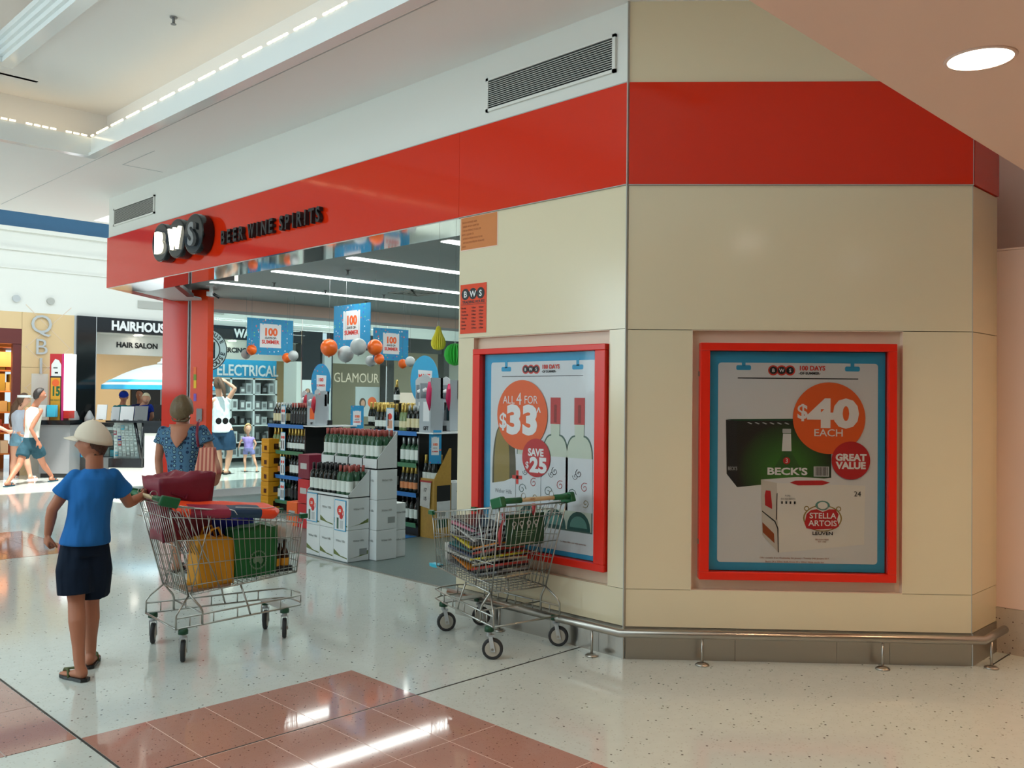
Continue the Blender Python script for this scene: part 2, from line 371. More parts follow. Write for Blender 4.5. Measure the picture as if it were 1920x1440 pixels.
# ---- bumper rail on posts
ra = Vector((4.372, 0, .185))
off = Vector((math.sin(CR), -math.cos(CR), 0)) * .12
rA = Vector((4.372, 3.40, .185)); dC = Vector((math.cos(CR), math.sin(CR), 0))
rB = rA + dC * 2.18; rE = rB + Vector((.38, 0.0, 0))
t = thing('bumper_rail', 'brushed steel bumper rail on short posts running round the shop corner', 'rail')
obj('rail', MB().tube([(4.372, 4.98, .185), rA, rB, rE], .026, 12), 'steel', t)
for p in ((4.372, 4.45, 0), (4.372, 3.62, 0), tuple((rA + dC * .50)[:2]) + (0,), tuple((rA + dC * 1.58)[:2]) + (0,), tuple((rB + Vector((.10, -.01, 0)))[:2]) + (0,)):
    obj('post', MB().tube([(p[0], p[1], 0), (p[0], p[1], .16)], .008, 8), 'steel', t)
    obj('foot_plate', MB().lathe([(.042, .001), (.042, .006), (.03, .014), (.012, .018)], p, 16), 'steel', t)

# ---- ceilings and coffer
Cm = sgroup('ceiling', (0, 0, 0), 0)
LX, LY = 3.517, 9.737
H0 = 4.11
pz(Cm, 'ceiling_slab', [(LX, 1.57), (9, 1.57), (9, 3.6), (4.9, 3.6), (4.9, 13.45), (LX, 13.45)], H0, H0 + .12, 'ceil')
P(Cm, 'ceiling_slab', 'ceil', ((-12, LY, H0), (LX, 13.45, H0 + .12)))
P(Cm, 'cove_lip', 'whitegloss', ((LX - .02, 1.57, H0 - .005), (LX + .03, LY + .03, H0 + .17)), ((-12, LY - .02, H0 - .006), (LX - .01, LY + .04, H0 + .168)), ((LX - .05, 1.57, H0 - .03), (LX + .05, LY + .05, H0)), ((-12, LY - .05, H0 - .03), (LX - .05, LY + .05, H0 + .001)))
H1 = 4.62
P(Cm, 'cove_wall', 'ceil', ((LX + .24, 1.57, H0 + .1), (LX + .28, LY + .3, H1)), ((-12, LY + .24, H0 + .1), (LX + .26, LY + .28, H1)))
L2X, L2Y = 2.47, 9.0
P(Cm, 'upper_ceiling', 'ceil', ((L2X, 1.57, H1), (LX + .3, LY + .3, H1 + .1)), ((-12, L2Y, H1), (L2X, LY + .3, H1 + .1)))
P(Cm, 'cornice', 'whitegloss', *[((L2X - .02 - .03 * i, 1.57, H1 - .02 + .045 * i), (L2X + .10 - .03 * i, L2Y + .1 - .03 * i, H1 + .03 + .045 * i)) for i in range(4)], *[((-12, L2Y - .02 - .03 * i, H1 - .021 + .045 * i), (L2X - .021 - .03 * i, L2Y + .10 - .03 * i, H1 + .03 + .045 * i)) for i in range(4)])
H2 = 5.45
P(Cm, 'cove_wall', 'ceil', ((L2X + .35, 1.57, H1 + .05), (L2X + .4, L2Y + .4, H2)), ((-12, L2Y + .35, H1), (L2X + .4, L2Y + .4, H2)))
P(Cm, 'top_ceiling', 'ceil', ((-12, 1.57, H2), (L2X + .4, L2Y + .4, H2 + .1)))
P(Cm, 'low_ceiling', 'ceil_low', ((-12, -8, 2.97), (9, 1.57, 3.09)))
P(Cm, 'ceiling_riser', 'ceil', ((-12, 1.45, 3.09), (9, 1.57, 5.5)))
P(Cm, 'atrium_wall', 'ceil', ((-12, 13.46, H0 + .002), (14, 13.6, 6.0)))
P(Cm, 'sun_mask_roof', 'ceil', ((-12, 16.4, 6.0), (18, 24, 6.12)), ((-12, 13.45, 6.0), (18, 13.8, 6.12)))  # unseen roof added to keep sun off the far wall; gap shapes floor patch
hatch = MB()
for a, b in (((3.9, 9.9), (4.35, 9.91)), ((3.9, 9.9), (3.91, 9.1)), ((3.62, 1.6), (3.63, 13.2))): hatch.box((a[0], a[1], H0 - .002), (b[0], b[1], H0 + .01))
obj('shadow_gap', hatch, 'ltgrey', Cm)
def rope(label, a, b):
    a, b = Vector(a), Vector(b); n = int((b - a).length / .075); mb = MB(); d = (b - a) / n
    for i in range(n):
        if i % 5 == 4: continue
        mb.tube([a + d * i, a + d * (i + .72)], .009, 6)
    tag(obj('rope_light', mb, 'led'), label, 'light', kind='stuff')
rope('warm rope light along the near long edge of the ceiling recess', (LX - .022, 1.7, H0 + .184), (LX - .022, LY - .02, H0 + .184))
rope('warm rope light along the far short edge of the ceiling recess', (-8, LY - .022, H0 + .184), (LX - .04, LY - .022, H0 + .184))
rope('warm rope light in the upper ceiling recess at top left', (L2X - .03, 1.7, H1 + .24), (L2X - .03, L2Y, H1 + .24))
for nm, loc, sx, sy, dr in (('cove_glow', (LX + .12, 5.7, H0 + .22), 8., .12, 'Y'), ('cove_glow', (0, LY + .12, H0 + .22), 7., .12, 'X')):
    o = area(nm, loc, (0, 0, 1), sx, sy, 1.0, (1, .70, .36)); o.rotation_euler = (PI, 0, PI / 2 if dr == 'Y' else 0)
o = area('cove_glow', (L2X + .18, 5.5, H1 + .28), (0, 0, 1), 7, .15, 2.5, (1, .7, .36)); o.rotation_euler = (PI, 0, PI / 2)
# sprinkler, downlights
def sprinkler(loc, label, group=None):
    t = obj('sprinkler', MB().tube([loc, (loc[0], loc[1], loc[2] - .05)], .012, 8).lathe([(.03, 0), (.03, .006)], (loc[0], loc[1], loc[2] - .008), 10).lathe([(.022, 0), (.022, .004)], (loc[0], loc[1], loc[2] - .06), 10), 'grey')
    tag(t, label, 'sprinkler', group)
sprinkler((3.12, 6.95, H1), 'small metal sprinkler head in the grey ceiling of the recess')
dn = [(3.78, 1.18), (.4, 1.18), (3.78, -.6), (.4, -.6), (6.1, -.2)]
for i, (x, y) in enumerate(dn):
    t = thing('downlight', 'glowing round downlight recessed in the low pink-white ceiling, top right of the photo' if i == 0 else 'round downlight in the low ceiling out of frame behind the viewer', 'light', (x, y, 2.97), 0, None if i == 0 else 'downlights behind the viewer')
    obj('lamp', MB().lathe([(.001, -.003), (.118, -.003), (.118, 0)], n=32, cap=(False, False)), 'lamp', t)
    obj('trim_ring', MB().lathe([(.118, -.006), (.130, -.006), (.132, .0), (.118, 0), (.118, -.006)], n=32, cap=(False, False)), 'ceil_low', t)
# ---- walls that close the mall behind the viewer
struct('wall_back', MB().box((-12, -8.2, 0), (9, -8, 3.1)).box((-12.2, -8, 0), (-12, 1.6, 5.5)).box((8.8, -8, 0), (9, 1.7, 4.2)), 'cream')

# ================================================================== SHOP INTERIOR
MT['shopceil'] = mat('shop_ceiling_paint', srgb(168, 178, 178), .8)
Sc = sgroup('ceiling_shop', (0, 0, 0), 0)
pz(Sc, 'ceiling_slab', [(4.94, 3.9), (6.5, 2.35), (14, 2.35), (14, 13.6), (6.4, 13.6), (4.94, 12.0)], 3.14, 3.22, 'shopceil')
GY = 13.3
struct('wall_shop', MB().box((13.8, 2.0, 0), (14, 13.5, 3.2)).box((6.45, 2.25, 0), (14, 2.35, 3.2)), 'wallwhite')
P(Sc, 'bulkhead', 'ceil_low', ((6.42, GY - .02, 2.95), (13.8, GY + .5, 3.14)))
for y, lab in ((6.62, 'nearest the door head, mostly hidden'), (8.22, 'second from the front'), (9.82, 'third from the front'), (11.42, 'furthest and longest, over the hanging signs')):
    t = thing('strip_light', 'long fluorescent strip in the shop ceiling, ' + lab, 'light', (5.72, y, 3.14))
    obj('tube', MB().box((0, -.075, -.012), (6.8, .075, -.002)), 'tube', t)
    obj('housing', MB().box((-.02, -.09, -.006), (6.82, -.075, 0)).box((-.02, .075, -.006), (6.82, .09, 0)).box((-.02, -.09, -.006), (0, .09, 0)), 'whitegloss', t)
t = thing('ceiling_diffuser', 'square louvred air diffuser in the shop ceiling', 'vent', (8.35, 10.35, 3.14))
for i in range(4): obj('louvre', MB().box((-.28 + .07 * i, -.28 + .07 * i, -.012), (.28 - .07 * i, -.25 + .07 * i, -.0)).box((-.28 + .07 * i, .25 - .07 * i, -.012), (.28 - .07 * i, .28 - .07 * i, 0)).box((-.28 + .07 * i, -.28 + .07 * i, -.012), (-.25 + .07 * i, .28 - .07 * i, 0)).box((.25 - .07 * i, -.28 + .07 * i, -.012), (.28 - .07 * i, .28 - .07 * i, 0)), 'vent', t)
obj('plenum', MB().box((-.26, -.26, -.003), (.26, .26, -.001)), 'dark', t)
for i, p in enumerate(((6.35, 10.9, 3.14), (7.3, 11.1, 3.14), (8.2, 10.9, 3.14), (8.6, 11.9, 3.14), (5.7, 6.35, 3.14), (6.3, 9.1, 3.14))):
    sprinkler(p, 'tiny grey sprinkler head on the shop ceiling', 'sprinklers in the shop ceiling')
# glazed side wall
t = sgroup('window_1', (0, 0, 0), 0)
xs = [6.46, 8.3, 10.1, 11.9, 13.8]
for i in range(4): obj('pane', MB().box((xs[i] + .012, GY + .0, .11), (xs[i + 1] - .012, GY + .008, 2.91)), 'glass', t)
P(t, 'window_frame', 'ltgrey', ((6.42, GY - .03, 2.905), (13.8, GY + .04, 2.95)), ((6.42, GY - .03, .0), (13.8, GY + .04, .11)))
for i in range(3): tag(obj('manifestation_dot', MB().sheet(disc(.052, 6.80 + .115 * i, 1.19, 20), GY - .003, GY - .001), 'ink', t), 'black round sticker on the glass')
# red corner posts and roller-door guide
U = Vector((.7071, -.7071, 0)); N = Vector((.7071, .7071, 0))
def post(px0, px1, d, th, name, m, z1, label):
    a, b = at(px0, 700, d), at(px1, 700, d); a.z = b.z = 0
    mb = MB().obox(((a + b) / 2 + N * th / 2) + Vector((0, 0, z1 / 2)), (b - a) / 2, N * th / 2, Vector((0, 0, z1 / 2)))
    return obj(name, mb, m, cp)
cp = tag(link('corner_post', None, None, (0, 0, 0)), 'tall glossy red pillar at the far corner of the shop front, behind the woman', 'pillar')
post(304, 350, 13.0, .34, 'pillar_panel', 'red', 2.96, ''); post(357, 388, 12.95, .26, 'pillar_panel', 'orangepost', 3.12, '')
post(350.5, 352, 12.98, .06, 'door_guide', 'ltgrey', 2.96, ''); post(352, 355.5, 13.06, .06, 'door_guide', 'black', 2.97, ''); post(355.5, 357, 12.98, .06, 'door_guide', 'ltgrey', 2.97, '')
# height strip stuck on the post and a keypad
for (y0, y1, c) in ((688, 702, 'orange'), (702, 712, 'green'), (712, 728, 'orange')):
    pass
mb = MB(); cols = [mat('strip_yellow', srgb(240, 190, 30), .4), mat('strip_green', srgb(120, 150, 40), .4), mat('strip_orange', srgb(240, 110, 40), .4), mat('strip_violet', srgb(130, 90, 190), .4)]
def onpost(px0, px1, py0, py1, k, mb, d=12.945, th=.004):
    a, b, c = at(px0, py1, d), at(px1, py1, d), at(px0, py0, d)
    b.z = a.z; mb.obox((a + b) / 2 + Vector((0, 0, (c.z - a.z) / 2)) - N * th / 2, (b - a) / 2, N * th / 2, Vector((0, 0, (c.z - a.z) / 2)), k=k)
for k, (y0, y1) in enumerate(((713, 728), (702, 713), (688, 702), (738, 752))): onpost(363, 368, y0, y1, k, mb)
tag(obj('height_strip', mb, cols), 'thin multicoloured measuring strip stuck on the right half of the red pillar', 'sticker')
mb = MB(); onpost(369, 379, 766, 790, 0, mb, 12.945, .03); tag(bevel(obj('keypad', mb, 'grey')), 'grey keypad box on the red pillar beside the woman', 'keypad')
# security camera
c = at(396, 551, 12.6)
t = thing('security_camera', 'white and black security camera under the shop ceiling by the red pillar', 'camera', c, PI / 4)
obj('bracket', MB().box((-.02, -.02, .0), (.02, .02, .12)).box((-.06, -.06, .1), (.06, .06, .13)), 'whitegloss', t)
obj('camera_body', MB().obox((-.02, 0, -.01), (.09, 0, .0), (0, .03, 0), (0, 0, .03)), 'ltgrey', t)
obj('lens', MB().tube([(.0, -.03, .0), (.02, -.11, -.05)], .022, 10), 'black', t)
# hanging exit-style light box
c = at(425, 519, 11.2)
t = thing('sign_box', 'small grey box sign with a lit edge hanging under the shop door head', 'sign', c, CR)
obj('casing', MB().box((-.12, -.03, -.05), (.11, .03, .06)), 'grey', t); obj('lit_edge', MB().box((.11, -.03, -.05), (.135, .03, .06)), 'litletter', t)

# ================================================================== ATRIUM AND FAR SHOPFRONTS  (plane Y = 19)
FY = 19.0
Wf = sgroup('wall_far', (0, 0, 0), 0)
P(Wf, 'upper_wall', 'wallwhite', ((-12, FY, 3.17), (18, FY + .2, 4.80)))
P(Wf, 'cornice', 'wallwhite', ((-12, FY - .05, 4.35), (18, FY, 4.39)), ((-12, FY - .03, 4.0), (18, FY, 4.02)), ((-12, FY - .08, 4.72), (18, FY, 4.8)))
MT['navy'] = mat('navy_band', srgb(38, 90, 128), .5, vary=.05)
P(Wf, 'blue_band', 'navy', ((-12, FY - .02, 4.80), (18, FY + .2, 5.24)))
P(Wf, 'painted_sky_spots', 'ltgrey', *[((-2 + .22 * i, FY - .05, 5.20), (-2 + .22 * i + .15, FY - .02, 5.235)) for i in range(60)])  # pale grey dashes stand in for bright sky spots along the band top
P(Wf, 'upper_wall', 'wallwhite', ((-12, FY, 5.24), (18, FY + .2, 7.2)))
MT['beige'] = mat('beige_wall_tile', srgb(222, 192, 146), .35)
MT['maroon'] = mat('maroon_portal', srgb(104, 48, 46), .4)
# beige shopfront pier, tiles on the diagonal joints
for (a, b) in (((5.62, FY, 0), (6.58, FY + .3, 1.05)), ((5.62, FY, 1.055), (6.58, FY + .3, 2.1)), ((5.62, FY, 2.105), (6.58, FY + .3, 3.17)), ((-3, FY, 2.84), (5.615, FY + .3, 3.17))): P(Wf, 'wall_tile', 'beige', (a, b))
mb = MB()
for i in range(4):
    for s in (-1, 1):
        c = Vector((6.1, FY - .002, .5 + .8 * i)); mb.obox(c, Vector((.42, 0, .42 * s)), (0, .001, 0), Vector((-.004 * s, 0, .004)))
obj('tile_inlay', mb, 'niche', Wf)
P(Wf, 'corner_bead', 'ltgrey', ((6.58, FY - .01, 0), (6.62, FY + .3, 3.17)))
# maroon store portal at the far left
P(Wf, 'portal', 'maroon', ((-3, FY + .0, 2.55), (5.615, FY + .5, 2.84)), ((5.47, FY + .02, 0), (5.615, FY + .12, 2.6)))
MT['shelfwood'] = mat('shelf_wood', srgb(196, 120, 56), .5, vary=.2, vscale=3)
P(Wf, 'store_interior', 'shelfwood', ((-3, FY + 2.0, 0), (5.9, FY + 2.1, 2.9)), ((6.4, FY + .35, 0), (6.45, FY + 2.1, 2.9)), ((-3, FY + .5, 2.5), (6.4, FY + 2, 2.6)))
for k, (px, s) in enumerate(((99, 'Q'), (97, 'B'), (93, 'I'))):
    xx = 5.95; zz = (2.78, 2.36, 1.98)[k]
    tag(text('sign_letter', s, None, 5.96, zz, (.36, .31, .32)[k], 'ltgrey', y=FY - .03, bold=-.004, ext=.012), 'tall silver serif letter %s on the beige tiled pier' % s, 'letter')
MT['whitedoor'] = mat('pale_door', srgb(214, 208, 196), .5)
P(Wf, 'service_door', 'whitedoor', ((5.80, FY - .015, 0), (6.1, FY, 1.98)))
# far store goods: boxes on shelves
rnd = random.Random(3); gcol = [mat('goods_%s' % n, srgb(*c), .5) for n, c in (('tan', (190, 150, 90)), ('red', (150, 60, 40)), ('olive', (150, 120, 40)), ('cream', (220, 200, 170)))]
for r_ in range(5):
    P(Wf, 'shelf', 'shelfwood', ((4.6, FY + 1.0, .35 + .42 * r_), (6.38, FY + 1.45, .38 + .42 * r_)))
    x = 5.0; nb = 0
    while x < 6.2:
        nb += 1
        wd = rnd.uniform(.08, .2); tag(obj('goods_box', MB().box((x, FY + 1.0, .382 + .42 * r_), (x + wd * .92, FY + 1.25, .382 + .42 * r_ + rnd.uniform(.15, .34))), gcol[rnd.randrange(4)]), 'packaged goods box on the %s shelf of the far left shop, %s along' % (('lowest', 'second', 'third', 'fourth', 'top')[r_], ('first', 'second', 'third', 'fourth', 'fifth', 'sixth', 'seventh', 'eighth', 'ninth', 'tenth', 'eleventh', 'twelfth', 'thirteenth', 'fourteenth', 'fifteenth', 'last', 'very last')[nb - 1]), 'box', 'goods on the %s shelf of the far left shop' % ('lowest', 'second', 'third', 'fourth', 'top')[r_]); x += wd
# hair salon front
hs = thing('salon_sign', 'black fascia sign reading HAIRHOUSE WAREHOUSE in white letters across the mall', 'sign', (0, FY, 0))
obj('sign_board', MB().box((6.995, -.05, 2.865), (12.4, .1, 3.17)), 'blackgloss', hs)
text('lettering', 'HAIRHOUSE', hs, 7.29, 2.925, .185, 'white', y=-.056, align='LEFT', bold=.06, ext=.004, sx=.86)
text('lettering', 'WAREHOUSE', hs, 10.04, 2.925, .185, 'white', y=-.056, align='LEFT', bold=.06, ext=.004, sx=.86)
P(Wf, 'black_pier', 'blackgloss', ((6.62, FY - .06, 0), (6.99, FY + .3, 3.17)))
P(Wf, 'corner_bead', 'ltgrey', ((6.985, FY - .07, 0), (6.995, FY - .05, 3.17)))
P(Wf, 'salon_ceiling', 'wallwhite', ((6.99, FY + .1, 2.86), (14.5, FY + 4, 2.95)))
P(Wf, 'salon_wall', 'beige', ((6.9, FY + 4, 0), (14.5, FY + 4.1, 2.95)), ((6.9, FY + .3, 0), (6.99, FY + 4, 2.95)))
P(Wf, 'salon_bulkhead', 'wallwhite', ((6.99, FY + .55, 2.44), (14.5, FY + .7, 2.86)))
P(Wf, 'salon_recess', 'dark', ((9.35, FY + 3.9, .3), (10.9, FY + 4, 2.2)))
s2 = thing('salon_bulkhead_sign', 'black lettering reading HAIR SALON on the white bulkhead under the salon fascia', 'sign', (0, FY + .55, 0))
text('lettering', 'HAIR SALON', s2, 7.63, 2.60, .11, 'ink', y=-.006, align='LEFT', bold=.05, ext=.004)
s2 = thing('piercing_sign', 'black lettering reading BODY PIERCING on the white bulkhead, seen through the shop glass', 'sign', (0, FY + .55, 0))
text('lettering', 'BODY PIERCING', s2, 9.52, 2.60, .11, 'ink', y=-.006, align='LEFT', bold=.05, ext=.004)
for i, (x, y) in enumerate(((8.0, 19.3), (7.25, 20.2), (7.5, 21.6), (7.9, 21.6), (9.0, 20.2), (10.2, 19.35), (11, 20.4))):
    zz = 2.86 if y < 19.6 or y > 19.75 else 2.44
    tag(obj('downlight', MB().lathe([(.09, -.012), (.09, -.002)], (x, y, zz), 16), 'lamp'), 'round white salon downlight, ' + ('under the salon fascia, left of the pillar', 'far left, behind the bulkhead', 'deep in the salon, left one of a pair', 'deep in the salon, right one of a pair', 'behind the red pillar', 'under the fascia, seen through the glass', 'above the white appliance shelves')[i], 'light', 'salon downlights')
area('salon_light', (9.6, FY + 1.6, 2.8), (0, 0, -1), 5, 2, 110, (1, .96, .9))
area('store_light', (5.3, FY + .6, 2.45), (0, .3, -1), 1.8, .5, 40, (1, .8, .55))
t = thing('store_banner', 'orange banner panel under the maroon portal at far left', 'sign', (0, FY + .9, 0))
obj('panel', MB().box((4.6, 0, 2.12), (6.38, .04, 2.42)), 'shelfwood', t)
# round logo
c = Vector((9.36, FY - .12, 2.60))
t = thing('round_logo', 'round grey and black salon logo disc partly hidden by the red pillar', 'sign', c)
for k, (r_, m_) in enumerate(((.47, 'ink'), (.445, 'ltgrey'), (.30, 'ink'), (.27, 'ltgrey'))): obj('ring' if k else 'disc', MB().sheet(disc(r_, n=40), -.012 - .003 * k, .0), m_, t)
text('lettering', 'M', t, 0, -.16, .32, 'ink', y=-.026, bold=.08)
for i, ch in enumerate('WAREHOUSE'):
    a = R(215 + 16.5 * i) ; q = text('lettering', ch, t, 0, 0, .10, 'ink', y=-.0, bold=.05, valign='CENTER'); q.rotation_euler = (0, -(a - R(270)), 0); q.location = (.372 * math.cos(a), -.02, .372 * math.sin(a))
for i, ch in enumerate('HAIRHOUSE'):
    a = R(150 - 15 * i); q = text('lettering', ch, t, 0, 0, .09, 'ink', y=-.0, bold=.05, valign='CENTER'); q.rotation_euler = (0, -(a - R(90)), 0); q.location = (.372 * math.cos(a), -.02, .372 * math.sin(a))
# electrical display
EYY = FY + 1.0
t = thing('electrical_board', 'blue board reading ELECTRICAL in white above the salon shelving', 'sign', (0, EYY, 0))
obj('board', MB().box((9.6, 0, 2.02), (11.75, .05, 2.85)), 'blue', t)
text('lettering', 'ELECTRICAL', t, 10.15, 2.07, .26, 'white', y=-.008, align='LEFT', bold=.03, ext=.004, sx=.80)
t = thing('display_shelving', 'white shelving unit of hair appliances behind the shop glass', 'shelf', (0, EYY, 0))
for x in (9.55, 10.35, 10.95, 11.55): obj('upright', MB().box((x, -.3, 0), (x + .05, .1, 2.0)), 'whitegloss', t)
for z in (.1, .45, .85, 1.22, 1.6, 1.97): obj('shelf', MB().box((9.5, -.3, z), (11.6, .1, z + .03)), 'whitegloss', t)
obj('back_panel', MB().box((9.5, .1, 0), (11.7, .13, 2.0)), 'grey', t)
for z in (.13, .48, .88, 1.25, 1.63):
    for ix_, x in enumerate((9.62, 9.86, 10.1, 10.42, 10.62, 10.78, 11.02, 11.2, 11.38)):
        lv = {.13: 'lowest', .48: 'second lowest', .88: 'middle', 1.25: 'second highest', 1.63: 'highest'}[z]; h = rnd.uniform(.16, .27); m_ = ['ltgrey', 'black', 'whitegloss', 'grey', 'ltgrey'][rnd.randrange(5)]
        tag(obj('appliance_box', MB().box((x, EYY - .28, z), (x + .14, EYY - .08, z + h)).box((x + .03, EYY - .284, z + .05), (x + .11, EYY - .28, z + h - .05), k=1), [MT[m_], MT['grey'] if m_ != 'grey' else MT['white']]), 'boxed hair appliance on the %s white salon shelf, %s from left' % (lv, ('first', 'second', 'third', 'fourth', 'fifth', 'sixth', 'seventh', 'eighth', 'ninth')[ix_]), 'box', 'boxed appliances on the %s salon shelf' % lv)
P(Wf, 'white_column', 'wallwhite', ((11.66, FY - .08, 0), (11.80, FY + .5, 2.42)))
P(Wf, 'dark_panel', 'blackgloss', ((11.80, FY - .02, 0), (12.42, FY + .2, 2.87)))
t = thing('beauty_poster', 'white poster of a long haired woman in orange on the dark panel', 'poster', (12.0, FY - .03, 1.62))
obj('sheet', MB().box((-.16, -.01, -.36), (.16, 0, .36)), 'white', t)
MT['hair'] = mat('brown_hair', srgb(88, 60, 42), .6, bump=.6, bscale=60)
flat('hair_print', disc(.075, 0, .08, 20, 1.0), t, 'hair', -.013); flat('hair_print', [(-.075, .1), (-.085, -.12), (-.03, -.14), (.03, -.14), (.085, -.12), (.075, .1)], t, 'hair', -.0125)
flat('face_print', disc(.052, 0, .10, 16, .8), t, 'skinpale', -.015); flat('body_print', [(-.11, -.22), (-.1, -.06), (-.04, -.0), (.04, -.0), (.1, -.06), (.11, -.22)], t, 'orange', -.014)
P(Wf, 'grey_column', 'ltgrey', ((12.42, FY - .12, 0), (12.62, FY + .3, 2.95)))
P(Wf, 'shop_frame', 'blackgloss', ((12.62, FY, 2.78), (18, FY + .1, 3.17)), ((12.62, FY, 0), (12.74, FY + .1, 2.8)), ((14.35, FY - .05, 0), (14.62, FY + .2, 3.0)), ((16.35, FY - .05, 0), (16.55, FY + .2, 3.0)))
MT['taupe'] = mat('taupe_interior', srgb(176, 164, 138), .6)
P(Wf, 'store_interior', 'taupe', ((12.6, FY + 1.6, 0), (18, FY + 1.7, 3.0)), ((12.6, FY + .1, 2.9), (18, FY + 1.6, 3.0)))
t = thing('small_sign', 'cream sign panel in the shop window behind the bottles', 'sign', (15.35, FY + .1, 1.5))
obj('panel', MB().box((-.42, -.02, -.2), (.42, 0, .2)), 'ceil_low', t)
t = thing('window_poster', 'pale blue poster of a woman with an orange print in the far shop window', 'poster', (13.95, FY + .2, 1.42))
obj('sheet', MB().box((-.38, -.02, -.35), (.38, 0, .42)), 'ltgrey', t); flat('hair_print', disc(.13, -.16, .0, 20, .8), t, 'hair', -.023); flat('face_print', disc(.09, -.15, -.01, 16, .7), t, 'skinpale', -.025); flat('blob_print', disc(.14, .14, .02, 20), t, 'orange', -.024)
for i, (x, z, r_) in enumerate(((13.0, 2.02, .1), (13.25, 2.02, .09), (13.5, 2.02, .1), (13.75, 2.02, .09), (14.0, 2.02, .09))):
    pass
t = thing('far_window_letters', 'faint white lettering on the glass of the taupe shop across the mall', 'sign', (0, FY + .05, 0))
text('lettering', 'GLAMOUR', t, 13.50, 1.95, .24, 'niche', y=0, bold=.0, sx=.85)
# air grille on the atrium wall
P(Wf, 'wall_grille', 'vent', ((7.85, FY - .02, 3.42), (9.8, FY, 3.58)))
for x, m_ in ((5.5, 'ltgrey'), (6.12, 'vent')):
    tag(obj('round_fitting', MB().sheet(disc(.07, x, 3.42, 20), FY - .05, FY), m_), 'small round %s fitting on the white wall above the beige shop' % ('pale' if x < 6 else 'grey'), 'vent')
struct('wall_side', MB().box((17.8, 13.5, 0), (18, 24, 7.2)).box((-12.2, 9.6, 0), (-12, 24, 2.9)), 'wallwhite')
# ================================================================== SIGNS AND POSTERS ON THE SHOP FRONT
def onF(name, label, cat, group=None): return thing(name, label, cat, A, FR, group)
def onC(name, label, cat, group=None): return thing(name, label, cat, A, CR, group)
for (x, lab, m1, k) in ((-6.45, 'round black sign disc with a glowing letter B, leftmost on the red fascia', 'litletter', 'B'), (-6.05, 'round black sign disc with a glowing letter W, middle one on the red fascia', 'litletter', 'W'), (-5.64, 'round black sign disc with an unlit grey letter S, beside the black lettering', 'grey', 'S')):
    t = onF('sign_disc', lab, 'sign')
    bevel(obj('disc', MB().sheet(disc(.215, x, 3.31, 40), -.15, -.014), 'blackgloss', t), .012, 3)
    text('letter', k, t, x, 3.31 - .115, .23, m1, y=-.165, bold=.028 if k == 'W' else .045, ext=.018, sx=.95 if k != 'W' else .80)
t = onF('shop_lettering', 'raised black letters reading BEER WINE SPIRITS on the red fascia', 'sign')
x = -5.235
for word, wd in (('BEER', .50), ('WINE', .50), ('SPIRITS', .72)):
    for i, ch in enumerate(word):
        cw = wd / len(word); text('letter', ch, t, x + cw * (i + .5), 3.165, .132, 'ink', y=-.04, bold=.035, ext=.02, sx=.62 if ch in 'W' else .80)
    x += wd + .075
# air grilles
def grille(x0, x1, z0, z1, lab, n):
    t = onF('air_grille', lab, 'vent')
    mb = MB()
    for a in (((x0, -.012, z0), (x1, .006, z0 + .02)), ((x0, -.012, z1 - .02), (x1, .006, z1)), ((x0, -.012, z0), (x0 + .025, .006, z1)), ((x1 - .025, -.012, z0), (x1, .006, z1))): mb.box(*a)
    obj('frame', mb, 'wallwhite', t); obj('duct', MB().box((x0 + .02, -.0, z0 + .02), (x1 - .02, .005, z1 - .02)), 'dark', t)
    sm = MB().obox((0, 0, 0), ((x1 - x0) / 2 - .026, 0, 0), (0, .006, .002), (0, -.0006, .0028)).mesh('slat', [MT['vent']])
    for i in range(n): link('slat', sm, t, ((x0 + x1) / 2, -.006, z0 + .028 + (z1 - z0 - .056) * (i + .5) / n))
grille(-1.30, -.105, 3.69, 3.935, 'long slatted white air grille above the red band near the wall corner', 13)
grille(-8.16, -6.95, 3.73, 3.95, 'slatted air grille above the round sign discs at the far end of the fascia', 12)
# notices
MT['notice'] = mat('notice_orange', srgb(206, 122, 58), .45)
t = onF('notice', 'orange notice with small brown text stuck under the red fascia by the door edge', 'sign')
bx = (-1.566, -1.168, 2.703, 2.952)
flat('border', rect(bx[0], bx[2], bx[1], bx[3]), t, 'ceil_low', -.002); flat('sheet', rect(bx[0] + .006, bx[2] + .006, bx[1] - .006, bx[3] - .004), t, 'notice', -.003)
MT['noticeink'] = mat('notice_ink', srgb(150, 70, 24), .5)
for i, (s, dx) in enumerate((('THIS IS A LICENSED AREA', .0), ('UNDER 18 NOT ADMITTED', .03), ('IT IS AN OFFENCE TO SELL OR', .03), ('SUPPLY LIQUOR TO', 0.0), ('A PERSON UNDER 18 OR TO AN', .04), ('INTOXICATED PERSON. PENALTIES', .05), ('APPLY', .02))):
    text('lettering', s, t, -1.55 + dx * .3, 2.905 - .030 * i, .014, 'noticeink', y=-.0034, align='LEFT', bold=.0, ext=.0002, sx=.72)
t = onF('trading_hours_sign', 'orange-red sign with three black letter discs and trading hours by the door edge', 'sign')
flat('sheet', rect(-1.560, 2.085, -1.277, 2.45), t, 'orangepost', -.003)
for i, ch in enumerate('BWS'):
    xx = -1.503 + .082 * i; flat('disc', disc(.042, xx, 2.377, 20), t, 'ink', -.0045); text('lettering', ch, t, xx, 2.355, .044, 'white', y=-.0055, bold=.03, ext=.0002)
text('lettering', 'TRADING HOURS', t, -1.417, 2.308, .020, 'ink', y=-.0038, bold=.04, ext=.0002, sx=1.05)
flat('rule', rect(-1.545, 2.298, -1.29, 2.301), t, 'ink', -.0038)
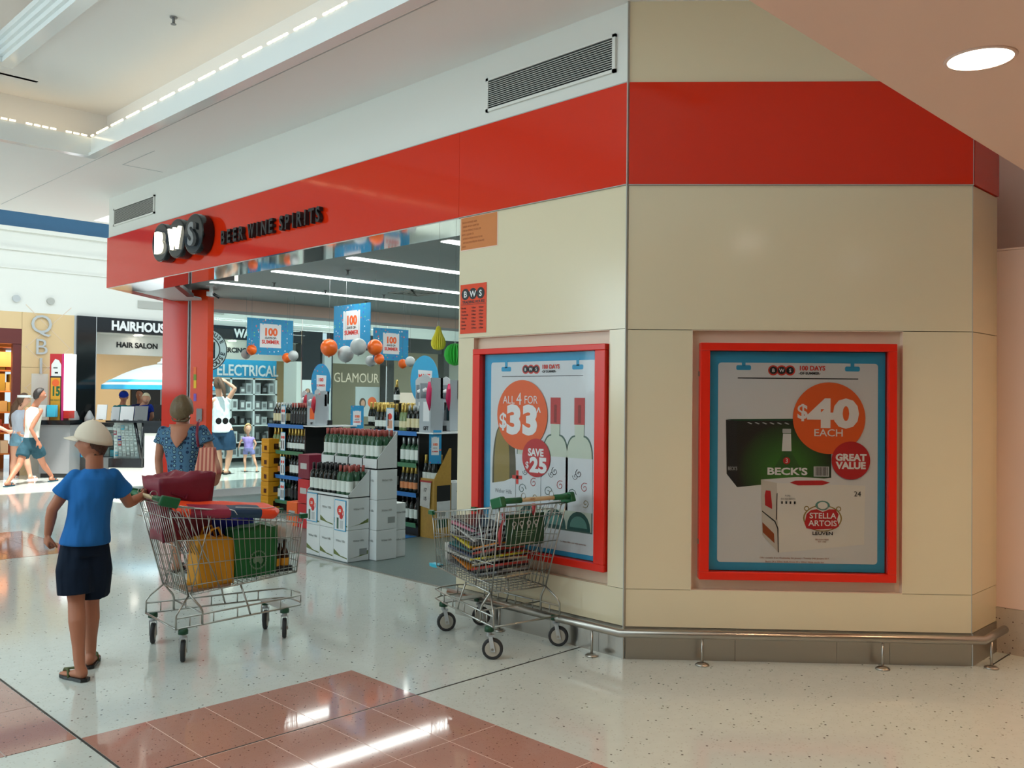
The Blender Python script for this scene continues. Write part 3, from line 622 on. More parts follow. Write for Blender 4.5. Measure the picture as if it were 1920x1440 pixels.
for i, (d_, a, b) in enumerate((('Monday', '9.00am', '8.00pm'), ('Tuesday', '9.00am', '8.00pm'), ('Wednesday', '9.00am', '8.00pm'), ('Thursday', '9.00am', '9.00pm'), ('Friday', '9.00am', '9.00pm'), ('Saturday', '9.00am', '7.00pm'), ('Sunday', '10.00am', '6.00pm'))):
    for s, xx in ((d_, -1.545), (a, -1.435), (b, -1.355)): text('lettering', s, t, xx, 2.268 - .025 * i, .013, 'ink', y=-.0038, align='LEFT', bold=.01, ext=.0002, sx=.85)

def frame_box(t, x0, x1, z0, z1, ix0, ix1, iz0, iz1):
    mb = MB(); y0, y1 = -.028, .042
    for a in (((x0, y0, iz1), (x1, y1, z1)), ((x0, y0, z0), (x1, y1, iz0)), ((x0, y0, iz0), (ix0, y1, iz1)), ((ix1, y0, iz0), (x1, y1, iz1))): mb.box(*a)
    bevel(obj('frame', mb, 'redframe', t), .004)
    obj('backing_board', MB().box((ix0 - .01, .034, iz0 - .01), (ix1 + .01, .042, iz1 + .01)), 'black', t)
    obj('poster_sheet', MB().box((ix0 + .004, .026, iz0 + .004), (ix1 - .004, .030, iz1 - .004)), 'blue', t)
    return t

def cover(t, ix0, ix1, iz0, iz1): obj('clear_cover', MB().box((ix0, .004, iz0), (ix1, .006, iz1)), 'cover', t)
PY = .024
def pr(name, pts, t, m, lay=0): return flat(name, pts, t, m, PY - .0011 * lay, .0009)
def ptext(s, t, x, z, h, m, lay=6, **k): return text('lettering', s, t, x, z, h, m, y=PY - .0011 * lay, ext=.0002, **k)
def header(t, lx, lz, s):
    for i, ch in enumerate('BWS'):
        pr('logo_ring', disc(.042 * s, lx + .068 * s * i, lz, 24), t, 'inkred', 2)
    for i, ch in enumerate('BWS'):
        pr('logo_disc', disc(.031 * s, lx + .068 * s * i, lz, 24), t, 'ink', 3); ptext(ch, t, lx + .068 * s * i, lz - .014 * s, .028 * s, 'white', 4, bold=.02)
    ptext('100 DAYS', t, lx + .205 * s, lz + .002, .036 * s, 'inkred', 4, align='LEFT', bold=.05, sx=.98)
    ptext('-OF SUMMER-', t, lx + .205 * s, lz - .032 * s, .020 * s, 'ink', 4, align='LEFT', bold=.04, sx=1.02)
def clip(t, x, z, s):
    pr('clip_print', rrect(x - .048 * s, z - .024 * s, x + .048 * s, z + .008 * s, .01), t, 'blue', 2); pr('clip_print', rect(x - .012 * s, z, x + .012 * s, z + .05 * s), t, 'blue', 2)
MT['paper'] = mat('poster_paper', srgb(222, 224, 226), .5)
# ---- poster 1 (facade)
t1 = onF('poster_case', 'red framed poster case with wine bottles and ALL 4 FOR $33 offer, behind the trolley', 'poster')
frame_box(t1, -1.392, -.152, .513, 1.965, -1.318, -.238, .560, 1.925)
pr('paper_print', rrect(-1.245, .596, -.270, 1.866, .02), t1, 'paper', 1)
clip(t1, -1.091, 1.824, 1); clip(t1, -.422, 1.829, 1); header(t1, -.900, 1.812, .76); pr('rule', rect(-1.133, 1.762, -.375, 1.766), t1, 'ink', 2)
MT['olive'] = mat('print_olive', srgb(152, 128, 62), .5); MT['olive_dk'] = mat('print_olive_dark', srgb(84, 76, 48), .5)
MT['clearwine'] = mat('print_wine', srgb(206, 214, 196), .5); MT['glassline'] = mat('print_glass_line', srgb(78, 104, 94), .5); MT['capred'] = mat('print_cap_red', srgb(196, 62, 60), .5)
MT['capred2'] = mat('print_cap_dark', srgb(146, 44, 40), .5); MT['aqua'] = mat('print_aqua', srgb(96, 146, 136), .5); MT['aquadk'] = mat('print_aqua_dark', srgb(40, 84, 78), .5)
def bott(cx, top, w, neck, zs, ze, bot):
    half = [(neck, top), (neck, zs)] + [(neck + (w - neck) * math.sin(R(a)), ze + (zs - ze) * math.cos(R(a))) for a in (15, 30, 45, 60, 75, 90)] + [(w, bot)]
    return [(cx - a, b) for a, b in half] + [(cx + a, b) for a, b in reversed(half)]
pr('bottle_print', bott(-1.104, 1.60, .118, .035, 1.42, 1.10, .68), t1, 'olive_dk', 2); pr('bottle_print', bott(-1.125, 1.58, .078, .022, 1.40, 1.10, .68), t1, 'olive', 3)
pr('label_print', [(-1.222, 1.0), (-1.1, 1.02), (-.985, 1.06), (-.985, .60), (-1.222, .60)], t1, 'paper', 4); ptext('Wither Hills', t1, -1.105, .935, .030, 'grey', 5, sx=.8)
for k, cx in enumerate((-.86, -.615, -.402)):
    pr('bottle_print', bott(cx, 1.44, .116, .042, 1.37, 1.24, .735), t1, 'glassline', 2); pr('bottle_print', bott(cx, 1.44, .108, .036, 1.36, 1.23, .745), t1, 'clearwine', 3)
    pr('cap_print', rect(cx - .045, 1.44, cx + .045, 1.618), t1, 'capred', 3); pr('cap_print', rect(cx - .012, 1.45, cx + .012, 1.57), t1, 'capred2', 4)
    pr('neck_print', rect(cx - .040, 1.37, cx + .040, 1.44), t1, 'clearwine', 4)
    pr('label_print', rect(cx - .116, .87, cx + .116, 1.22), t1, 'paper', 4)
    for j in range(5):
        mb = MB(); c0 = Vector((cx + (-.06, .05, .0, -.03, .06)[j], 0, (.98, 1.03, 1.12, 1.10, .93)[j])); r_ = (.04, .035, .03, .025, .03)[j]
        mb.tube([(c0.x + r_ * (1 - i / 14) * math.cos(i * .7 + j), PY - .0062, c0.z + r_ * (1 - i / 14) * math.sin(i * .7 + j)) for i in range(13)], .0022, 4)
        obj('swirl_print', mb, ['glassline', 'capred', 'ink', 'grey', 'olive'][j], t1)
    pr('base_print', [(cx - .10, .745)] + [(cx + .10 * math.cos(R(a)), .76 + .11 * math.sin(R(a))) for a in range(180, -1, -20)] + [(cx + .10, .745)], t1, 'aquadk', 4)
    pr('base_print', [(cx + .075 * math.cos(R(a)), .765 + .075 * math.sin(R(a))) for a in range(180, -1, -20)], t1, 'aqua', 5)
pr('plus_print', rect(-1.015, 1.045, -.92, 1.07), t1, 'inkred', 6); pr('plus_print', rect(-.978, 1.01, -.955, 1.105), t1, 'inkred', 6)
pr('price_circle', disc(.244, -.928, 1.494, 48), t1, 'orange', 7)
ptext('ALL', t1, -1.115, 1.572, .056, 'white', 8, align='LEFT', bold=-.005, sx=.9); ptext('4', t1, -.955, 1.565, .085, 'white', 8, sx=.9); ptext('FOR', t1, -.905, 1.574, .056, 'white', 8, align='LEFT', bold=-.005, sx=.85)
ptext('$', t1, -1.112, 1.400, .105, 'white', 8, bold=.03, sx=.95); ptext('33', t1, -.925, 1.37, .185, 'white', 8, bold=.08, sx=1.12, sp=1.06); ptext('^', t1, -.765, 1.49, .06, 'white', 8, bold=.02)
pr('saving_circle', disc(.132, -.785, 1.203, 40), t1, 'crimson', 9)
ptext('SAVE', t1, -.787, 1.217, .048, 'white', 10, bold=.06, sx=.95); ptext('$', t1, -.868, 1.13, .044, 'white', 10, bold=.02); ptext('25', t1, -.762, 1.108, .095, 'white', 10, bold=.075, sx=1.15, sp=1.05)
ptext('4 x 750ml. Offer ends while stocks last.', t1, -.45, .655, .010, 'noticeink', 3)
cover(t1, -1.318, -.238, .560, 1.925)
# ---- poster 2 (chamfer)
t2 = onC('poster_case', 'red framed poster case with green and white beer cartons and $40 EACH offer', 'poster')
frame_box(t2, .452, 1.652, .503, 1.968, .512, 1.602, .552, 1.920)
def G(x, y): return (.512 + (x - 1330) * .003262, 1.920 - (y - 657) * .003302)
pr('paper_print', rrect(*G(1348, 1055), *G(1649, 679), .02), t2, 'paper', 1)
clip(t2, *G(1396, 686), .95); clip(t2, *G(1601, 687), .95); header(t2, *G(1452, 693), .76); pr('rule', rect(*G(1385, 709), *G(1612, 707)), t2, 'ink', 2)
MT['beck'] = mat('print_dark_green', srgb(22, 24, 16), .5); nt = MT['beck'].node_tree
geo = nt.nodes.new('ShaderNodeTexCoord'); gr = nt.nodes.new('ShaderNodeVectorMath'); gr.operation = 'DISTANCE'; c = G(1478, 880); gr.inputs[1].default_value = (c[0], .02, c[1])
nt.links.new(geo.outputs['Object'], gr.inputs[0]); rp = nt.nodes.new('ShaderNodeValToRGB'); rp.color_ramp.elements[0].color = srgb(60, 130, 40) + (1,); rp.color_ramp.elements[1].color = srgb(26, 24, 18) + (1,); rp.color_ramp.elements[1].position = .30
nt.links.new(gr.outputs['Value'], rp.inputs[0]); nt.links.new(rp.outputs[0], nt.nodes['Principled BSDF'].inputs['Base Color'])
pr('carton_print', [G(1384, 788), G(1385, 914), G(1562, 894), G(1562, 786)], t2, 'beck', 2)
pr('carton_print', [G(1363, 787), G(1365, 889), G(1385, 914), G(1384, 788)], t2, 'ink', 2); pr('carton_print', [G(1363, 786), G(1384, 789), G(1562, 787), G(1540, 783)], t2, 'darkgreen', 3)
MT['bottlegreen'] = mat('print_bottle_green', srgb(44, 92, 36), .5)
pr('bottle_print', [G(1455, 876), G(1466, 858), G(1471, 846), G(1473, 806), G(1484, 806), G(1487, 846), G(1494, 858), G(1504, 876)], t2, 'bottlegreen', 3)
pr('label_print', [G(1469, 845), G(1471, 812), G(1486, 812), G(1487, 845)], t2, 'paper', 4); pr('cap_print', rrect(*G(1470, 811), *G(1486, 803), .004), t2, 'ltgrey', 4)
pr('crest_print', disc(.022, *G(1478, 863), 16), t2, 'crimson', 4); ptext('3', t2, *G(1478, 867), .028, 'white', 5)
for i in range(6): pr('stripe_print', [G(1403 + 14 * i, 792), G(1411 + 14 * i, 795), G(1413 + 14 * i, 794), G(1406 + 14 * i, 791)], t2, 'ltgrey', 3)
ptext("BECK'S", t2, *G(1479, 889), .042, 'white', 5, bold=.045, sx=1.35)
ptext("BECK'S", t2, *G(1376, 882), .022, 'ltgrey', 4, sx=.6)
pr('barcode_print', rect(*G(1529, 892), *G(1558, 873)), t2, 'ltgrey', 4)
for i in range(9): pr('barcode_print', rect(*G(1533 + 2.6 * i, 890), *G(1534.2 + 2.6 * i, 874)), t2, 'ink', 5)
MT['cartonwhite'] = mat('print_carton_white', srgb(232, 230, 224), .5); MT['cartonshade'] = mat('print_carton_side', srgb(206, 202, 194), .5)
pr('carton_print', [G(1430, 899), G(1433, 1003), G(1464, 1036), G(1460, 905)], t2, 'cartonshade', 3); pr('carton_print', [G(1460, 905), G(1464, 1036), G(1624, 1018), G(1626, 908)], t2, 'cartonwhite', 3)
pr('carton_print', [G(1430, 899), G(1460, 905), G(1626, 908), G(1600, 898), G(1500, 893)], t2, 'paper', 4)
pr('badge_print', [G(1484, 904), G(1495, 900), G(1545, 899), G(1560, 903), G(1545, 908), G(1500, 909)], t2, 'crimson', 5)
pr('emblem_print', disc(.082, *G(1546, 970), 30, 1.45), t2, 'olive', 4); pr('emblem_print', disc(.076, *G(1546, 970), 30, 1.45), t2, 'cartonwhite', 5)
pr('emblem_print', disc(.030, *G(1546, 946), 16, 1.5), t2, 'aqua', 5); pr('emblem_print', disc(.022, *G(1546, 946), 16, 1.4), t2, 'cartonwhite', 6)
for xx in (1516, 1576): pr('emblem_print', disc(.016, *G(xx, 952), 12), t2, 'olive', 5); pr('emblem_print', disc(.010, *G(xx, 952), 12), t2, 'cartonwhite', 6)
pr('badge_print', [G(1516, 962), G(1524, 955), G(1535, 953), G(1546, 958), G(1558, 953), G(1570, 953), G(1576, 962), G(1573, 972), G(1577, 984), G(1570, 989), G(1530, 991), G(1516, 989), G(1512, 980)], t2, 'crimson', 7)
ptext('STELLA', t2, *G(1546, 970), .034, 'white', 8, bold=.02, sx=1.05); ptext('ARTOIS', t2, *G(1546, 984), .034, 'white', 8, bold=.02, sx=1.05); ptext('LEUVEN', t2, *G(1546, 1001), .020, 'ink', 7, bold=.03, sx=1.25)
ptext('24', t2, *G(1611, 928), .032, 'ink', 7); ptext('PURE', t2, *G(1480, 930), .010, 'grey', 7); ptext('INGREDIENTS', t2, *G(1481, 936), .010, 'grey', 7); ptext('BELGIAN BEER', t2, *G(1545, 1011), .009, 'noticeink', 7); ptext('EST 1366', t2, *G(1545, 1015), .009, 'noticeink', 7)
for i in range(4): pr('icon_print', rect(*G(1468 + 8 * i, 944), *G(1471 + 8 * i, 939)), t2, 'ink', 7)
pr('badge_print', [G(1437, 928), G(1439, 919), G(1448, 920), G(1451, 946), G(1451, 954), G(1438, 947)], t2, 'crimson', 5); pr('edge_print', [G(1459.5, 924), G(1461, 924), G(1460, 974), G(1458.5, 974)], t2, 'ink', 6); pr('edge_print', [G(1432, 957), G(1457, 976), G(1463, 990), G(1464, 1035), G(1462.5, 1035), G(1461, 991), G(1456, 978), G(1432, 959)], t2, 'ink', 6)
pr('barcode_print', [G(1433, 979), G(1434, 998), G(1456, 1018), G(1455, 1000)], t2, 'noticeink', 5)
pr('price_circle', disc(.222, *G(1557, 782), 48), t2, 'orange', 8)
ptext('$', t2, *G(1507, 783), .088, 'white', 9, bold=.035, sx=1.0); ptext('40', t2, *G(1565, 797), .162, 'white', 9, bold=.075, sx=1.26, sp=1.05); ptext('EACH', t2, *G(1556, 816), .044, 'white', 9, bold=.012, sx=1.12)
pr('value_circle', disc(.118, *G(1598, 861), 40), t2, 'crimson', 10); ptext('GREAT', t2, *G(1598, 861), .040, 'white', 11, bold=.07, sx=1.05); ptext('VALUE', t2, *G(1598, 876), .040, 'white', 11, bold=.07, sx=1.05)
ptext('Offer available from Wednesday 4th January - Tuesday 24th January 2017.', t2, *G(1494, 1047), .010, 'noticeink', 3); ptext("Beck's 24 x 330ml, Stella Artois 24 x 330ml. While stocks last", t2, *G(1494, 1054), .010, 'noticeink', 3)
obj('hinge', MB().box((.445, -.01, 1.76), (.452, .02, 1.79)).box((.445, -.01, .72), (.452, .02, .75)), 'steel', t2)
cover(t2, .512, 1.602, .552, 1.920)
# ================================================================== SHOPPING TROLLEYS
from mathutils import noise as NZ
def lerp(a, b, t): return Vector(a) * (1 - t) + Vector(b) * t
def trolley(label, loc, rz, swivel, caps=True, hooks=True):
    t = thing('shopping_trolley', label, 'trolley', loc, rz)
    W = .0024
    rt_ = {s: Vector((-.10, .265 * s, .945)) for s in (1, -1)}; rb = {s: Vector((.045, .215 * s, .388)) for s in (1, -1)}
    ft = {s: Vector((.83, .175 * s, .808)) for s in (1, -1)}; fb = {s: Vector((.80, .150 * s, .432)) for s in (1, -1)}
    mb = MB()
    mb.tube([rt_[1], ft[1], ft[-1], rt_[-1]], .0055, 6); mb.tube([rb[1], fb[1], fb[-1], rb[-1], rb[1]], .0045, 6)
    mb.tube([rt_[1], rt_[-1]], .005, 6)
    for s in (1, -1): mb.tube([rt_[s], rb[s]], .0055, 6); mb.tube([ft[s], fb[s]], .0045, 6)
    obj('basket_rim', mb, 'chrome', t)
    mb = MB()
    for s in (1, -1):
        for i in range(1, 23): mb.tube([lerp(rt_[s], ft[s], i / 23), lerp(rb[s], fb[s], i / 23)], W, 4)
        for f in (.12, .38, .66, .90): mb.tube([lerp(rt_[s], rb[s], f), lerp(ft[s], fb[s], f)], W * 1.2, 4)
        mb.tube([lerp(rt_[s], ft[s], .10), lerp(rb[s], fb[s], .28)], .004, 5); mb.tube([lerp(rt_[s], ft[s], .30), lerp(rb[s], fb[s], .02)], .004, 5)
    for i in range(1, 13):
        mb.tube([lerp(rt_[1], rt_[-1], i / 13), lerp(rb[1], rb[-1], i / 13)], W, 4); 
    for i in range(1, 10): mb.tube([lerp(ft[1], ft[-1], i / 10), lerp(fb[1], fb[-1], i / 10)], W, 4)
    for f in (.14, .45, .8): mb.tube([lerp(rt_[1], rb[1], f), lerp(rt_[-1], rb[-1], f)], W * 1.2, 4); mb.tube([lerp(ft[1], fb[1], f), lerp(ft[-1], fb[-1], f)], W * 1.2, 4)
    for i in range(1, 10): mb.tube([lerp(rb[1], rb[-1], i / 10), lerp(fb[1], fb[-1], i / 10)], W, 4)
    for i in range(1, 14): mb.tube([lerp(rb[1], fb[1], i / 14), lerp(rb[-1], fb[-1], i / 14)], W, 4)
    o = obj('basket_wires', mb, 'chrome', t); o['kind'] = 'stuff'
    # child-seat flap
    mb = MB(); c = [Vector((-.02, .22, .90)), Vector((.13, .20, .60)), Vector((.13, -.20, .60)), Vector((-.02, -.22, .90))]
    mb.tube(c + [c[0]], .004, 5)
    for i in range(1, 9): mb.tube([lerp(c[0], c[3], i / 9), lerp(c[1], c[2], i / 9)], W, 4)
    obj('child_seat', mb, 'chrome', t)
    # handle
    hz, hx = .985, -.135
    hd = obj('handle', MB().tube([(hx, -.28, hz), (hx, .28, hz)], .014, 12), MAT_HANDLE, t)
    for s in (1, -1):
        obj('handle_grip', MB().tube([(hx, .13 * s, hz), (hx, .29 * s, hz)], .0185, 12), 'green', t)
        b_ = bevel(obj('corner_cap', MB().obox((hx + .035, .275 * s, hz - .012), (.055, 0, -.014), (0, .020, 0), (.012, 0, .030)), 'green', t), .008)
        obj('front_cap', MB().obox(ft[s] + Vector((.0, .004 * s, .0)), (.026, 0, 0), (0, .014, 0), (0, 0, .014)), 'green', t)
        if hooks: obj('hook', MB().tube([(hx + .02, .11 * s, hz - .02)] + [(hx + .0 + .022 * math.cos(a), .11 * s, hz + .02 + .022 * math.sin(a)) for a in [PI - i * PI / 6 for i in range(0, 9)]], .003, 5), 'chrome', t)
        obj('handle_bracket', MB().tube([(hx + .0, .262 * s, hz - .01), (hx + .05, .268 * s, .95), (rt_[s].x + .16, .25 * s, .925)], .005, 6), 'chrome', t)
    # chassis
    up_, lo = .268, .205
    def rail(z, r, x0=-.045):
        return MB().tube([(x0, -.262, z), (.70, -.165, z), (.84, -.135, z), (.875, -.07, z), (.875, .07, z), (.84, .135, z), (.70, .165, z), (x0, .262, z)], r, 6)
    obj('lower_frame', rail(lo, .006), 'chrome', t); m2 = rail(up_, .0055)
    for f in (.0, .12, .33, .55, .78, .97):
        x = -.045 + .745 * f; y = .262 - .097 * f
        for s in (1, -1): m2.tube([(x, y * s, lo), (x, y * s, up_)], .0045, 5)
    for y in (-.07, .07): m2.tube([(.875, y, lo), (.875, y, up_)], .0045, 5)
    m2.tube([(-.045, -.262, lo), (-.045, .262, lo)], .006, 6); m2.tube([(.13, -.238, up_), (.13, .238, up_)], .005, 6)
    obj('upper_frame', m2, 'chrome', t)
    obj('caster_plate', MB().box((.68, -.15, lo - .004), (.76, .15, lo + .004)), 'vent', t)
    for s in (1, -1):
        obj('leg', MB().tube([(.05, .222 * s, .392), (.115, .236 * s, .31), (.125, .240 * s, .285), (.125, .240 * s, .205)], .0075, 7), 'chrome', t)
        obj('leg', MB().tube([(.05, .215 * s, .388), (-.02, .255 * s, .32), (-.045, .262 * s, .285), (-.045, .262 * s, .20)], .006, 7), 'chrome', t)
        obj('strut', MB().tube([(.40, .17 * s, .40), (.44, .20 * s, .26), (.455, .198 * s, .21)], .006, 6), 'chrome', t)
    for (x, y), a in zip(((0, -.262), (0, .262), (.72, -.145), (.72, .145)), swivel):
        q = link('caster', None, t, (x, y, 0), a - rz)
        obj('cap', MB().lathe([(.030, .172), (.030, .192), (.024, .204)], n=14), 'darkgreen', q)
        obj('fork', MB().tube([(0, 0, .175), (0, 0, .15)], .016, 8).box((-.014, -.024, .145), (.030, .024, .152)).obox((.018, .022, .10), (.013, 0, 0), (0, .002, 0), (-.010, 0, .050)).obox((.018, -.022, .10), (.013, 0, 0), (0, .002, 0), (-.010, 0, .050)), 'ltgrey', q)
        def wheel(r, y0, y1, m, n_, nm):
            mb = MB(); k = 22
            for (ra, rb_) in ((r, r),):
                mb.rings([[(.022 + rr * math.cos(2 * PI * i / k), y, .0655 + rr * math.sin(2 * PI * i / k)) for i in range(k)] for rr, y in ((r * .9, y0), (r, y0 + .004), (r, y1 - .004), (r * .9, y1))])
            return obj(nm, mb, m, q)
        wheel(.0655, -.014, .014, 'rubber', 0, 'tyre'); wheel(.050, -.0155, .0155, 'wheelhub', 0, 'wheel_hub'); wheel(.009, -.025, .025, 'steel', 0, 'axle')
    return t
MAT_HANDLE = mat('handle_cream', srgb(206, 180, 140), .4)
T1L, T1R = Vector((2.4835, 5.485, 0)), math.atan2(-.058, .73)
T2L = Vector((4.114, 3.972, 0)); T2R = math.atan2(.735, .114)
tr1 = trolley('full wire shopping trolley pulled by the boy, loaded with yellow and green bags', T1L, T1R, (R(62), R(60), R(58), R(52)), hooks=True)
tr2 = trolley('wire shopping trolley full of magazines parked against the wall under the bottle poster', T2L, T2R, (R(-52), R(-48), R(-40), R(-30)))
text('lettering', '000  trolleys', tr2, 0, 0, .001, 'noticeink')if False else None
def inT(T, rz, p): return T + Matrix.Rotation(rz, 3, 'Z') @ Vector(p)

def lump(name, label, cat, T, rz, c, half, m, wr=.012, sc=9, seed=0, taper=1.0, rot=(0, 0, 0), n=9, group=None, round_=.0, top=None):
    """soft bag: a box grid whose walls wrinkle and taper; centre c and half sizes in the trolley frame"""
    bm = bmesh.new(); bmesh.ops.create_cube(bm, size=2); bmesh.ops.subdivide_edges(bm, edges=bm.edges[:], cuts=n, use_grid_fill=True)
    for v in bm.verts:
        p = v.co.copy(); tz = (p.z + 1) / 2; k = 1 + (taper - 1) * tz
        if round_:
            l = p.length; q = p / max(abs(p.x), abs(p.y), abs(p.z)); s_ = p.normalized() * 1.15; p = p.lerp(s_, round_)
        w = Vector((p.x * half[0] * k, p.y * half[1] * k, p.z * half[2]))
        if top is not None and v.co.z > .99: w.z += top * NZ.noise(Vector((w.x * 14, w.y * 14, seed)))
        nn = NZ.noise_vector(Vector((w.x * sc + seed, w.y * sc, w.z * sc * .7))); w += nn * wr
        v.co = w
    me = bpy.data.meshes.new(name); bm.to_mesh(me); bm.free(); me.materials.append(MT[m] if isinstance(m, str) else m)
    me.polygons.foreach_set('use_smooth', [True] * len(me.polygons))
    o = link(name, me, None, inT(T, rz, c), None); o.rotation_euler = (Matrix.Rotation(rz, 3, 'Z') @ Matrix.Rotation(rot[2], 3, 'Z') @ Matrix.Rotation(rot[1], 3, 'Y') @ Matrix.Rotation(rot[0], 3, 'X')).to_euler()
    return tag(o, label, cat, group)
MT['bagmaroon'] = mat('maroon_bag', srgb(122, 22, 48), .45, bump=.2, bscale=25); MT['bagyellow'] = mat('yellow_bag', srgb(216, 148, 18), .5, bump=.2, bscale=20)
MT['baggreen'] = mat('green_bag', srgb(10, 104, 44), .5, bump=.15, bscale=25); MT['bagblue'] = mat('blue_bag', srgb(20, 34, 150), .45, bump=.2, bscale=25)
MT['neon'] = mat('neon_orange', srgb(250, 74, 26), .5, bump=.2, bscale=20); MT['card'] = mat('brown_card', srgb(168, 126, 96), .7)
MT['navyprint'] = mat('navy_print', srgb(22, 58, 88), .5); MT['pinkprint'] = mat('berry_print', srgb(170, 34, 70), .5)
# goods of trolley 1
b = lump('shopping_bag', 'yellow reusable shopping bag standing in the boy\'s trolley', 'bag', T1L, T1R, (.235, -.095, .565), (.120, .075, .150), 'bagyellow', .014, 8, 1, .93, (0, .0, .05), top=.04)
for s in (-1, 1): obj('bag_handle', MB().tube([(-.05, .05 * s, .14), (-.03, .055 * s, .20), (.02, .05 * s, .21), (.05, .05 * s, .14)], .008, 6), 'bagyellow', b)
b = lump('shopping_bag', 'green reusable shopping bag with a pale round map emblem in the boy\'s trolley', 'bag', T1L, T1R, (.505, -.085, .600), (.145, .065, .160), 'baggreen', .008, 6, 5, 1.04, (0, -.0, .06), top=.03)
MT['emblem'] = mat('emblem_grey', srgb(120, 150, 118), .5)
rg = MB()
for i in range(22):
    a0, a1 = 2 * PI * i / 22, 2 * PI * (i + .7) / 22
    rg.sheet([(.052 * math.cos(a0), .052 * math.sin(a0)), (.062 * math.cos(a0), .062 * math.sin(a0)), (.062 * math.cos(a1), .062 * math.sin(a1)), (.052 * math.cos(a1), .052 * math.sin(a1))], -.002, 0)
q = obj('emblem', rg.sheet([(-.034, -.01), (-.036, .008), (-.022, .02), (-.012, .028), (-.002, .024), (.004, .03), (.010, .018), (.016, .034), (.022, .018), (.036, .0), (.034, -.016), (.022, -.028), (.012, -.026), (.002, -.012), (-.014, -.014), (-.026, -.022)], -.002, 0), 'emblem', b, (.01, -.078, -.055))
b = lump('shopping_bag', 'dark blue bag slumped behind the green bag in the boy\'s trolley', 'bag', T1L, T1R, (.40, .08, .66), (.17, .08, .16), 'bagblue', .035, 9, 9, .8, (0, 0, 0), top=.06)
obj('bag_handle', MB().tube([(-.03, -.03, .14), (.0, -.05, .20), (.06, -.05, .22), (.11, -.03, .15)], .010, 6), 'bagblue', b)
b = lump('shopping_bag', 'maroon shopping bag bulging over the handle end of the boy\'s trolley', 'bag', T1L, T1R, (.10, .09, .90), (.15, .12, .205), 'bagmaroon', .022, 5, 3, 1.22, (0, -.03, 0), top=.035)
obj('bag_handle', MB().tube([(-.10, -.09, .19), (-.10, -.14, .10), (-.02, -.15, .06), (.04, -.10, .17)], .007, 6), 'bagmaroon', b)
MT['strapred'] = mat('red_strap', srgb(176, 52, 56), .5)
mb = MB(); BB = b = lump('beach_bag', 'neon orange padded bag with berry and navy print lying across the boy\'s trolley', 'bag', T1L, T1R, (.315, -.155, .885), (.325, .100, .030), 'neon', .010, 8, 12, 1.0, (.20, .085, -.02), n=12, round_=.45)
obj('drawcord', MB().tube([(-.03, -.09, .03), (0, -.10, .025), (.02, -.105, .0)], .003, 5), 'white', b)
obj('drawcord', MB().tube([(.02, -.06, .036), (.10, -.065, .036), (.22, -.06, .03), (.30, -.03, .03)], .003, 5), 'white', b)
b = lump('cardboard_sheet', 'brown flattened cardboard under the bags at the basket floor', 'cardboard', T1L, T1R, (.20, -.09, .408), (.135, .085, .008), 'card', .006, 8, 2, 1, (0, -.03, 0), n=5)
b = lump('plastic_bag', 'clear plastic bag of bread at the front of the boy\'s trolley', 'bag', T1L, T1R, (.72, -.01, .70), (.075, .10, .075), 'clearplastic', .012, 9, 8, 1, (0, 0, 0), round_=.3)
lump('bread_roll', 'pinkish loaf inside the clear bag at the trolley front', 'food', T1L, T1R, (.72, -.01, .69), (.05, .08, .04), 'skinpale', .01, 9, 8, 1, (0, 0, 0), round_=.7)
MT['amber'] = mat('amber_glass', srgb(58, 30, 14), .15); MT['labely'] = mat('yellow_label', srgb(226, 160, 40), .5)
for i, (x, y) in enumerate(((.67, -.10), (.735, -.10), (.67, -.035), (.735, -.035))):
    p = inT(T1L, T1R, (x, y, .445)); o = obj('beer_bottle', MB().lathe([(.028, 0), (.030, .01), (.030, .10), (.024, .125), (.012, .15), (.0115, .185), (.014, .19), (.014, .20)], n=12), 'amber', None, p)
    tag(o, 'brown bottle with yellow label at the front of the boy\'s trolley', 'bottle', 'brown bottles in the boy\'s trolley')
    obj('label', MB().lathe([(.0308, .03), (.0308, .085)], n=12, cap=(False, False)), 'labely', o); obj('cap', MB().lathe([(.015, .196), (.015, .206)], n=10), 'black', o)
lump('carton_tray', 'dark cardboard tray holding the brown bottles', 'carton', T1L, T1R, (.70, -.068, .462), (.072, .072, .018), 'black', .001, 8, 2, 1, n=2)
# goods of trolley 2: catalogues stacked in two leaning heaps
mcols = {'yellow': (208, 190, 40), 'orange': (226, 132, 34), 'white': (206, 204, 200), 'teal': (52, 116, 122), 'pink': (196, 120, 140), 'black': (36, 34, 38), 'red': (170, 52, 40), 'navy': (40, 56, 96), 'cream': (200, 184, 150), 'grey': (124, 124, 128)}
for k, v in mcols.items(): MT['mag' + k] = mat('magazine_' + k, srgb(*v), .35, vary=.25, vscale=14)
MT['neonbag'] = mat('neon_printed', srgb(250, 74, 26), .5, bump=.2, bscale=20)
nt = MT['neonbag'].node_tree; tc = nt.nodes.new('ShaderNodeTexCoord'); sx_ = nt.nodes.new('ShaderNodeSeparateXYZ'); nt.links.new(tc.outputs['Object'], sx_.inputs[0])
def mth(op, a, b):
    n = nt.nodes.new('ShaderNodeMath'); n.operation = op
    for i, v in enumerate((a, b)):
        if isinstance(v, (int, float)): n.inputs[i].default_value = v
        else: nt.links.new(v, n.inputs[i])
    return n.outputs[0]
vv = mth('ADD', sx_.outputs[1], mth('MULTIPLY', sx_.outputs[2], .9))
m0 = mth('MULTIPLY', mth('GREATER_THAN', vv, -.118), mth('LESS_THAN', vv, .035))
mA = mth('MULTIPLY', m0, mth('MULTIPLY', mth('GREATER_THAN', sx_.outputs[0], -.27), mth('LESS_THAN', sx_.outputs[0], -.02)))
